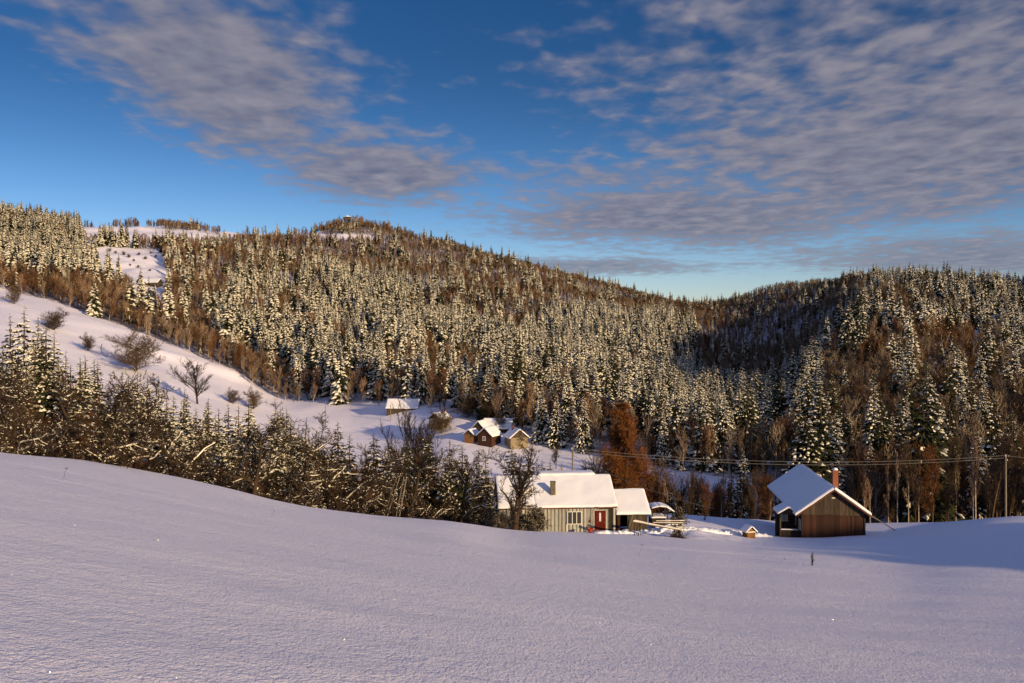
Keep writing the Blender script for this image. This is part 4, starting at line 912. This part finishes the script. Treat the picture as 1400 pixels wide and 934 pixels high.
# --- the dark cabin on the right
def cabin_big():
    base = -21.75; rot = math.radians(-6.3)
    e = empty('log_cabin', (32.62, 90.0, base), rot); tag(e, 'dark plank cabin with steep snow roof, porch and brick chimney', 'cabin')
    Z = lambda z: z-base
    hw = 3.08; Lg = 15.2; az = Z(-16.2); ez = Z(-18.93); sl = (az-ez)/3.78; mid = Z(-18.9)
    roofz = lambda x: az-abs(x)*sl-.05
    # front gable wall: stained lower boards, weathered upper boards
    m = MB(); m.prism([(-hw+.03, -.4), (hw-.03, -.4), (hw-.03, roofz(hw)-.05), (0, az-.15), (-hw+.03, roofz(hw)-.05)], .04, .16); m.build('inner_wall', M_DARKGAP, e)
    boards(-hw, hw, mid, -.3, .03, w=.2, gap=.03, seed=21, rag=.1).build('lower_boards', M_RED, e)
    boards(-hw-.1, hw+.1, lambda x: max(mid+.1, min(roofz(x), az-.1)), mid+.015, -.02, w=.19, seed=22).build('gable_boards', M_BOARD, e)
    m = MB(); m.box(-.16, .16, -.075, -.055, Z(-17.2), Z(-17.08)); m.build('vent_board', M_WHITE, e)
    m = MB(); m.box(-.95, -.9, -.07, -.05, mid+.05, Z(-17.2)); m.box(.55, .62, -.07, -.05, mid+.05, Z(-17.2)); m.box(-.9, .6, -.07, -.052, mid+.02, mid+.12); m.build('loft_hatch', M_DARKW, e)
    for s in (-1, 1):
        m = MB(); x0, x1 = (-hw, -hw+.16) if s < 0 else (hw-.16, hw)
        m.box(x0, x1, .16, Lg, -.4, roofz(hw)-.03); m.build('side_wall', M_DARKW, e)
    m = MB(); m.prism([(-hw, -.4), (hw, -.4), (hw, roofz(hw)-.05), (0, az-.12), (-hw, roofz(hw)-.05)], Lg-.16, Lg-.02); m.build('back_wall', M_DARKW, e)
    m = MB(); m.box(-hw-.06, -hw+.1, -.06, .1, -.4, mid+.1); m.box(hw-.1, hw+.06, -.06, .1, -.4, mid+.1); m.build('corner_post', M_DARKW, e)
    # roof
    y0, y1 = -.45, Lg+.4
    def ro_slope(s, ex):
        zz = az-ex*sl; r = MB()
        q = [(s*ex, y0, zz), (0, y0, az), (0, y1, az), (s*ex, y1, zz)]
        r.add(q+[(a, b, c-.08) for a, b, c in q], [(0, 1, 2, 3), (7, 6, 5, 4), (0, 4, 5, 1), (2, 6, 7, 3), (0, 3, 7, 4), (1, 5, 6, 2)]); return r.build('roof', M_DARKW, e), q
    for s, ex, sd in ((-1, 3.78, 31), (1, 3.55, 32)):
        ro, q = ro_slope(s, ex)
        a, b, c, d = q
        mm = slab(a, d, c, b, .26, sd, 40, 20, .035, .03); mm.build('snow_cover', M_SNOW, ro, True)
    m = MB()
    for s in (-1, 1):
        m.bar((0, y0-.02, az-.10), (s*3.65, y0-.02, az-3.65*sl-.10), .04, .13)
    m.build('barge_board', M_TRIM, e)
    m = MB(); m.bar((3.3, y0-.01, az-3.3*sl), (5.85, y0-.2, az-5.85*sl+.25), .05, .09); m.build('loose_pole', M_GREY, e)
    # chimney
    m = MB(); cx, cy = .95, 3.2; zt = Z(-14.78); m.box(cx-.27, cx+.27, cy-.27, cy+.27, az-1.4, zt); m.box(cx-.31, cx+.31, cy-.31, cy+.31, zt-.22, zt-.08); ch = m.build('chimney', M_BRICK, e)
    s_ = MB(); s_.tube((cx, cy, zt), (cx, cy, zt+.13), .30, .26, 12); s_.tube((cx, cy, zt+.13), (cx, cy, zt+.23), .26, .08, 12, cap=True); s_.build('snow_cap', M_SNOW, ch, True)
    # side windows on the wall towards the porch
    window(e, 2.95, 3.7, Z(-20.5), Z(-19.5), -hw, 2, axis='y', pane=M_CURT); window(e, .6, 1.25, Z(-20.55), Z(-19.6), -hw, 1, axis='y', pane=M_CURT)
    window(e, 12.6, 13.6, Z(-20.1), Z(-19.2), -hw, 2, axis='y', pane=M_CURT)
    # porch: small gable on posts
    px0, px1, pr = -5.35, -hw+.02, -4.25; pz = Z(-18.38); pe = Z(-19.02); p0, p1 = .6, 3.3
    r = MB(); q1 = [(px0, p0, pe), (pr, p0, pz), (pr, p1, pz), (px0, p1, pe)]; q2 = [(pr, p0, pz), (px1-.1, p0, pe-.05), (px1-.1, p1, pe-.05), (pr, p1, pz)]
    for q in (q1, q2): r.add(q+[(a, b, c-.06) for a, b, c in q], [(0, 1, 2, 3), (7, 6, 5, 4), (0, 4, 5, 1), (2, 6, 7, 3), (0, 3, 7, 4), (1, 5, 6, 2)])
    pr_ = r.build('porch_roof', M_DARKW, e)
    slab(q1[0], q1[3], q1[2], q1[1], .17, 41, 12, 8, .03).build('snow_cover', M_SNOW, pr_, True)
    slab(q2[1], q2[2], q2[3], q2[0], .17, 42, 12, 8, .03).build('snow_cover', M_SNOW, pr_, True)
    m = MB(); m.prism([(px0+.2, pe-.02), (px1-.1, pe-.08), (pr, pz-.08)], p0+.05, p0+.1); m.build('porch_gable', M_DARKW, e)
    for x, y in ((px0+.25, p0+.1), (px0+.25, p1-.1), (pr+.2, p0+.12)):
        if x > pr: continue
        m = MB(); m.bar((x, y, -.3), (x, y, pe), .14); m.build('porch_post', M_BOARD, e)
    m = MB(); m.box(px0+.3, px1, p1-.15, p1-.05, -.3, pe); m.build('porch_wall', M_DARKW, e)
    window(e, pr-.25, pr+.3, Z(-20.2), Z(-19.55), p1-.16, 1, pane=M_CURT)
    m = boards(px0+.3, px1, Z(-20.65), -.2, p0+.12, w=.14, seed=44); m.build('porch_rail', M_DARKW, e)
    slab((px0+.25, p0, Z(-20.64)), (px1-.3, p0, Z(-20.64)), (px1-.3, p0+.25, Z(-20.64)), (px0+.25, p0+.25, Z(-20.64)), .07, 3, 10, 3, .02).build('rail_snow', M_SNOW, e, True)
cabin_big()

def doghouse():
    v = at(1024, 86); e = empty('dog_house', tuple(v+Vector((0, 0, .1))), math.radians(14)); tag(e, 'tiny orange wooden dog kennel with a snowy pitched roof', 'kennel')
    w, d = .42, .5
    m = MB(); m.box(-w, -w+.05, -d+.05, d, -.2, .62); m.box(w-.05, w, -d+.05, d, -.2, .62); m.box(-w, w, d, d+.04, -.2, .62); boards(-w, w, .50, -.2, -d+.05, w=.1, m=m, seed=3); m.build('wall', M_YEL, e)
    m = MB(); m.prism([(-w+.03, .60), (w-.03, .60), (0, .98)], -d+.02, -d+.06); m.prism([(-w+.03, .60), (w-.03, .60), (0, .98)], d, d+.03); m.build('gable', M_YEL, e)
    m = MB(); m.box(-w-.02, w+.02, -d-.03, -d+.02, .50, .60); m.build('front_board', M_WHITE, e)
    for s in (-1, 1):
        r = MB(); q = [(s*.58, -d-.12, .50), (0, -d-.12, 1.04), (0, d+.12, 1.04), (s*.58, d+.12, .50)]
        r.add(q+[(a, b, c-.03) for a, b, c in q], [(0, 1, 2, 3), (7, 6, 5, 4), (0, 4, 5, 1), (2, 6, 7, 3), (0, 3, 7, 4), (1, 5, 6, 2)]); ro = r.build('roof', M_BOARD, e)
        slab(q[0], q[3], q[2], q[1], .13, 51+s, 8, 8, .02, .02).build('snow_cover', M_SNOW, ro, True)
doghouse()
def heap():
    v = at(926, 76); e = empty('brush_heap', tuple(v)); tag(e, 'heap of cut branches with snow on top in the yard', 'brush heap')
    r_ = random.Random(3); m = MB(); s_ = MB()
    for k in range(150):
        a = r_.uniform(0, 6.28); rr = r_.uniform(.3, .9); p = Vector((math.cos(a)*rr*.9, math.sin(a)*rr, -.1)); q = Vector((r_.gauss(0, .25), r_.gauss(0, .25), r_.uniform(.6, 1.1)))
        if r_.random() < .4: q = p+Vector((r_.uniform(-1, 1), r_.uniform(-1, 1), r_.uniform(.1, .6)))
        m.tube(p, q, .018, .008, 4)
    m.build('branches', M_DARKBARK, e)
    for k in range(24):
        p = Vector((r_.gauss(0, .35), r_.gauss(0, .3), r_.uniform(.75, 1.1))); q = p+Vector((r_.uniform(-.4, .4), r_.uniform(-.3, .3), r_.uniform(-.1, .1)))
        s_.tube(p, q, .05, .03, 6, cap=True)
    s_.build('snow_clumps', M_TSNOW, e, True)
heap()
def pole_rack():
    v = at(868, 76.5); e = empty('pole_rack', tuple(v)); tag(e, 'snow-covered poles laid on trestle legs before the shed', 'pole rack')
    def lp(px, py, Y): X = (px-CX)/F*Y; return Vector((X, Y, zpix(py, Y)))-v
    for (a, b, r) in (((866, 713.5, 76), (931, 725, 75), .07), ((868, 712, 76.6), (912, 722, 76.2), .05), ((897, 713, 77), (936, 712.5, 76.6), .05), ((893, 715, 77.2), (934, 715.5, 76.9), .04), ((872, 714, 76.2), (900, 719, 76.9), .04)):
        p, q = lp(*a), lp(*b); m = MB(); m.tube(p, q, r, r*.8, 7, cap=True); o = m.build('pole', M_BARK, e)
        m = MB(); n = 9; rr = random.Random(a[0])
        prev = None
        for k in range(n+1):
            c = p.lerp(q, k/n)+Vector((0, 0, r*.9)); w = r*rr.uniform(.8, 1.3)
            if prev: m.tube(prev[0], c, prev[1], w, 7)
            prev = (c, w)
        m.build('snow_cover', M_TSNOW, o, True)
    for a, b in (((867.5, 714, 76), (867, 735, 76)), ((876, 716, 76), (872, 736, 75.6)), ((874, 716, 76), (877, 736, 76.3))):
        m = MB(); m.tube(lp(*a), lp(*b), .035, .035, 6); m.build('leg', M_DARKBARK, e)
pole_rack()
def ladder(p0, y0, p1, y1, Y0, Y1, label, w=.38):
    a = Vector(((p0-CX)/F*Y0, Y0, zpix(y0, Y0))); b = Vector(((p1-CX)/F*Y1, Y1, zpix(y1, Y1)))
    e = empty('wooden_ladder', tuple(a)); tag(e, label, 'ladder'); d = (b-a); u = d.normalized(); s = Vector((.75, -.66, 0)); s = (s-u*s.dot(u)).normalized()*w/2
    for sg in (-1, 1):
        m = MB(); m.bar(s*sg, d+s*sg*.8, .06); m.build('rail', M_GREY, e)
    n = int(d.length/.32)
    for k in range(1, n):
        m = MB(); c = d*k/n; m.bar(c-s, c+s, .045); m.build('rung', M_GREY, e)
    m = MB()
    for sg in (-1, 1): m.bar(s*sg+Vector((0, .02, .045))+d*.55, d+s*sg*.8+Vector((0, .02, .045)), .04, .03)
    m.build('snow_clumps', M_TSNOW, e)
ladder(527, 706, 546, 648, 71.3, 73, 'longer snowy ladder leaning far over against the old apple tree')
ladder(544, 706, 554, 653, 71.6, 73, 'shorter steep ladder leaning beside the longer one')
def bucket():
    v = at(807, 78.6); e = empty('bucket', tuple(v+Vector((0, 0, .05)))); tag(e, 'orange-red bucket in the snow beside the red door', 'bucket')
    m = MB(); m.tube((0, 0, 0), (0, 0, .34), .17, .24, 14); m.tube((0, 0, 0), (0, 0, .01), .17, .16, 14, cap=True); m.tube((0, 0, .32), (0, 0, .35), .25, .25, 14); m.build('body', M_BUCKET, e, True)
    m = MB(); pr = None
    for t in np.linspace(0, math.pi, 9):
        c = (.23*math.cos(t), 0, .34+.2*math.sin(t))
        if pr: m.tube(pr, c, .01, .01, 5)
        pr = c
    m.build('handle', M_GREY, e)
bucket()

# --- village houses
def house(name, label, cat, px, Y, rot, w, l, wh, rh, wallm, gablem, base_y=None, win=None, chim=None, door=None, ov=.35, sth=.3):
    if Y > 500:
        ys = np.linspace(540, 700, 200); hv = HY-F*height((px-CX)/F*ys, ys)/ys; Y = float(ys[np.argmin(np.abs(hv-base_y))])
    v = at(px, Y); z = v.z-.1 if base_y is None else zpix(base_y, Y)
    e = empty(name, (v.x, v.y, z), math.radians(rot)); tag(e, label, cat); h = w/2
    m = MB(); m.box(-h, h, -l/2, l/2, -1.6, wh); m.build('wall', wallm, e)
    sl = rh/(h+ov)
    for s in (-1, 1):
        m = MB(); y = s*l/2; a, b = (y-.06, y) if s < 0 else (y, y+.06)
        m.prism([(-h-.03, wh-.02), (h+.03, wh-.02), (0, wh+h*sl-.06)], a, b); m.build('gable', gablem, e)
    ez = wh-ov*sl+.05; az = ez+rh
    for s in (-1, 1):
        r = MB(); q = [(s*(h+ov), -l/2-ov, ez), (0, -l/2-ov, az), (0, l/2+ov, az), (s*(h+ov), l/2+ov, ez)]
        r.add(q+[(a, b, c-.08) for a, b, c in q], [(0, 1, 2, 3), (7, 6, 5, 4), (0, 4, 5, 1), (2, 6, 7, 3), (0, 3, 7, 4), (1, 5, 6, 2)]); ro = r.build('roof', M_DARKW, e)
        slab(q[0], q[3], q[2], q[1], sth, px+s, 14, 8, .06, .05).build('snow_cover', M_SNOW, ro, True)
    if win:
        for wx, wz in win: window(e, wx-.35, wx+.35, wz-.5, wz+.5, -l/2-.02, 2, fw=.12)
    if door: m = MB(); m.box(door[0], door[1], -l/2-.05, -l/2-.01, -1, door[2]); m.build('door', M_DARKGAP, e)
    if chim:
        m = MB(); m.box(chim[0]-.3, chim[0]+.3, chim[1]-.3, chim[1]+.3, wh, az+.9); m.build('chimney', M_TRIM, e)
    return e
house('hay_barn', 'long low barn with sunlit snow roof on the meadow edge', 'barn', 552, 303, 84, 5.5, 10.6, 1.9, 2.9, M_BOARD, M_DARKW, base_y=564, ov=.4)
house('village_house', 'small cream house with dark red gable on the meadow edge', 'house', 601, 272, -32, 4.1, 5.2, 1.8, 1.7, M_CREAM, M_RED, base_y=579, win=((-.9, .9),), chim=(.9, .3))
house('garden_shed', 'smallest orange-brown shed, left end of the village cluster', 'shed', 645, 256, -26, 3.0, 3.4, 1.5, 1.5, M_YEL, M_BOARD, base_y=600)
house('log_house', 'dark red log house with white window in the village cluster', 'house', 669, 254, -28, 4.6, 5.4, 1.9, 2.3, M_RED, M_RED, base_y=603, win=((-.2, 1.0),))
house('village_barn', 'dark-gabled barn behind the smallest village shed', 'barn', 658, 266, -22, 3.6, 4.5, 2.2, 2.2, M_DARKW, M_DARKW, base_y=594)
house('long_barn', 'long white-roofed barn at the back of the village cluster', 'barn', 681, 268, 86, 5.0, 8.2, 2.0, 2.8, M_DARKW, M_DARKW, base_y=593)
house('grey_house', 'grey-gabled house on pale walls, right end of the village cluster', 'house', 706, 252, 18, 5.2, 5.6, 1.5, 2.5, M_CREAM, M_BOARD, base_y=604, win=None, chim=(-.7, 1))
house('mountain_barn', 'remote barn half hidden by snowy trees under the high clearing', 'barn', 207, 612, 82, 7, 12, 1.6, 2.6, M_BOARD, M_DARKW, base_y=390)
house('mountain_shed', 'small dark shed at the end of the remote barn', 'shed', 194, 608, -20, 4, 5, 1.6, 2.0, M_DARKW, M_DARKW, base_y=389)

def tower():
    v = at(475, 1000); e = empty('lookout_tower', tuple(v-Vector((0, 0, 1))), .3); tag(e, 'wooden lookout tower with a snowy cap on the hilltop', 'tower')
    zt = zpix(297, 1000)-e.location.z
    for sx in (-1, 1):
        for sy in (-1, 1):
            m = MB(); m.bar((sx*2.6, sy*2.6, -1), (sx*2.0, sy*2.0, zt-3.4), .5); m.build('leg', M_DARKW, e)
    m = MB()
    for z in (2, 5): m.bar((-2.4, -2.4, z), (2.4, -2.4, z+2.5), .25); m.bar((2.4, -2.4, z), (2.4, 2.4, z+2.5), .25)
    m.build('brace', M_DARKW, e)
    m = MB(); m.prism([(-3.6, zt-3.4), (3.6, zt-3.4), (4.6, zt-.6), (-4.6, zt-.6)], -3.4, 3.4); m.build('cabin', M_BOARD, e)
    m = MB(); n = 8; vs = [(5.2*math.cos(i*math.pi/4+.39), 5.2*math.sin(i*math.pi/4+.39), zt-.6) for i in range(n)]+[(0, 0, zt+2.1)]
    m.add(vs, [tuple(range(n-1, -1, -1))]+[(i, (i+1) % n, n) for i in range(n)]); ro = m.build('roof', M_DARKW, e)
    m = MB(); vs = [(4.2*math.cos(i*math.pi/4+.39), 4.2*math.sin(i*math.pi/4+.39), zt+.05) for i in range(n)]+[(0, 0, zt+2.4)]
    m.add(vs, [tuple(range(n-1, -1, -1))]+[(i, (i+1) % n, n) for i in range(n)]); m.build('snow_cover', M_SNOW, ro)
tower()

# --- poles and wires
def pole(px, Y, top, label, arm=True, r=.12, ins=True):
    v = at(px, Y, -.3); h = zpix(top, Y)-v.z; e = empty('utility_pole', tuple(v)); tag(e, label, 'pole')
    m = MB(); m.tube((0, 0, 0), (0, 0, h), r, r*.75, 10, cap=True); m.build('shaft', M_GREY, e)
    if ins:
        for x, z in ((-.12, h-.25), (.12, h-.75)):
            m = MB(); m.tube((x, -.12, z), (x, -.12, z+.18), .05, .04, 8, cap=True); m.tube((0, 0, z), (x, -.12, z+.02), .02, .02, 5); m.build('insulator', M_WHITE, e)
    return v+Vector((0, 0, h))
pa = pole(783, 98, 611, 'utility pole rising behind the cottage ridge')
pb = pole(1375, 104, 621, 'utility pole on the crest at the wooded end of the yard')
pole(534, 296, 553, 'lone pole standing on the meadow before the long barn', r=.13); pole(445, 300, 549, 'short pole by the brown thicket at the meadow top', r=.13, ins=False)
def wire(a, b, sag, label, r=.022):
    e = empty('overhead_wire', tuple(a)); m = MB(); n = 28; pr = None
    for k in range(n+1):
        t = k/n; c = (b-a)*t+Vector((0, 0, -4*sag*t*(1-t)))
        if pr is not None: m.tube(pr, c, r, r, 5)
        pr = c
    bpy.data.objects.remove(e); o = m.build('overhead_wire', M_WIRE); o.location = a; tag(o, label, 'wire', 'overhead wires along the valley')
wire(pa+Vector((0, 0, -.2)), pb+Vector((0, 0, -.15)), 1.1, 'upper overhead wire strung between cottage pole and crest pole')
wire(pa+Vector((0, .1, -.5)), pb+Vector((0, .1, -.45)), 1.15, 'lower overhead wire strung between cottage pole and crest pole')
wire(pb+Vector((0, 0, -.2)), Vector((125, 95, pb.z-3)), .8, 'overhead wire leaving the crest pole toward the picture edge')
wire(pa+Vector((0, 0, -.9)), Vector((20, 88, -17.8)), .6, 'thin service wire running low across the shed roof to the yard')

# --- trodden path from the red door past the shed and out across the yard
def path():
    pts = [(806, 78.3), (830, 78.5), (858, 78.6), (885, 79.4), (905, 82.5), (935, 85.5), (975, 86.5), (1010, 88), (1052, 91)]
    P = [Vector(((p-CX)/F*Y, Y, 0)) for p, Y in pts]; c = []
    for a, b in zip(P, P[1:]):
        n = max(2, int((b-a).length/.11)); c += [a.lerp(b, k/n) for k in range(n)]
    nx = 14; co = []; n = len(c)
    C_ = np.array([[q.x, q.y] for q in c])
    for it in range(12): C_[1:-1] = (C_[:-2]+C_[1:-1]*2+C_[2:])/4
    for k in range(n):
        t = C_[min(k+1, n-1)]-C_[max(k-1, 0)]; t /= np.linalg.norm(t); nn = np.array([-t[1], t[0]])
        for j in range(nx+1):
            w = (j/nx-.5)*1.7; q = C_[k]+nn*w; co.append((q[0], q[1], abs(j/nx-.5)*2, min(k, n-1-k)/12))
    co = np.array(co); z = height(co[:, 0], co[:, 1]); e = co[:, 2]
    lump = np.maximum(vnoise(co[:, 0]*3.4, co[:, 1]*3.4, 61)-.42, 0)*.5+vnoise(co[:, 0]*8, co[:, 1]*8, 62)*.07
    prof = np.where(e < .98, .03+.10*np.exp(-((e-.68)/.18)**2)+lump*.8-.03*np.exp(-(e/.35)**2), -.06)*np.clip(co[:, 3], 0, 1)-.06*(co[:, 3] < .2)
    z = z+.03+prof; W_ = nx+1
    f = [(k*W_+j, (k+1)*W_+j, (k+1)*W_+j+1, k*W_+j+1) for k in range(n-1) for j in range(nx)]
    m = MB(); m.add([tuple(v) for v in np.stack([co[:, 0], co[:, 1], z], 1).tolist()], f); o = m.build('trodden_path', M_SNOW, None, True)
    tag(o, 'lumpy trodden snow path from the red door across the yard', 'path', kind='structure')
path()
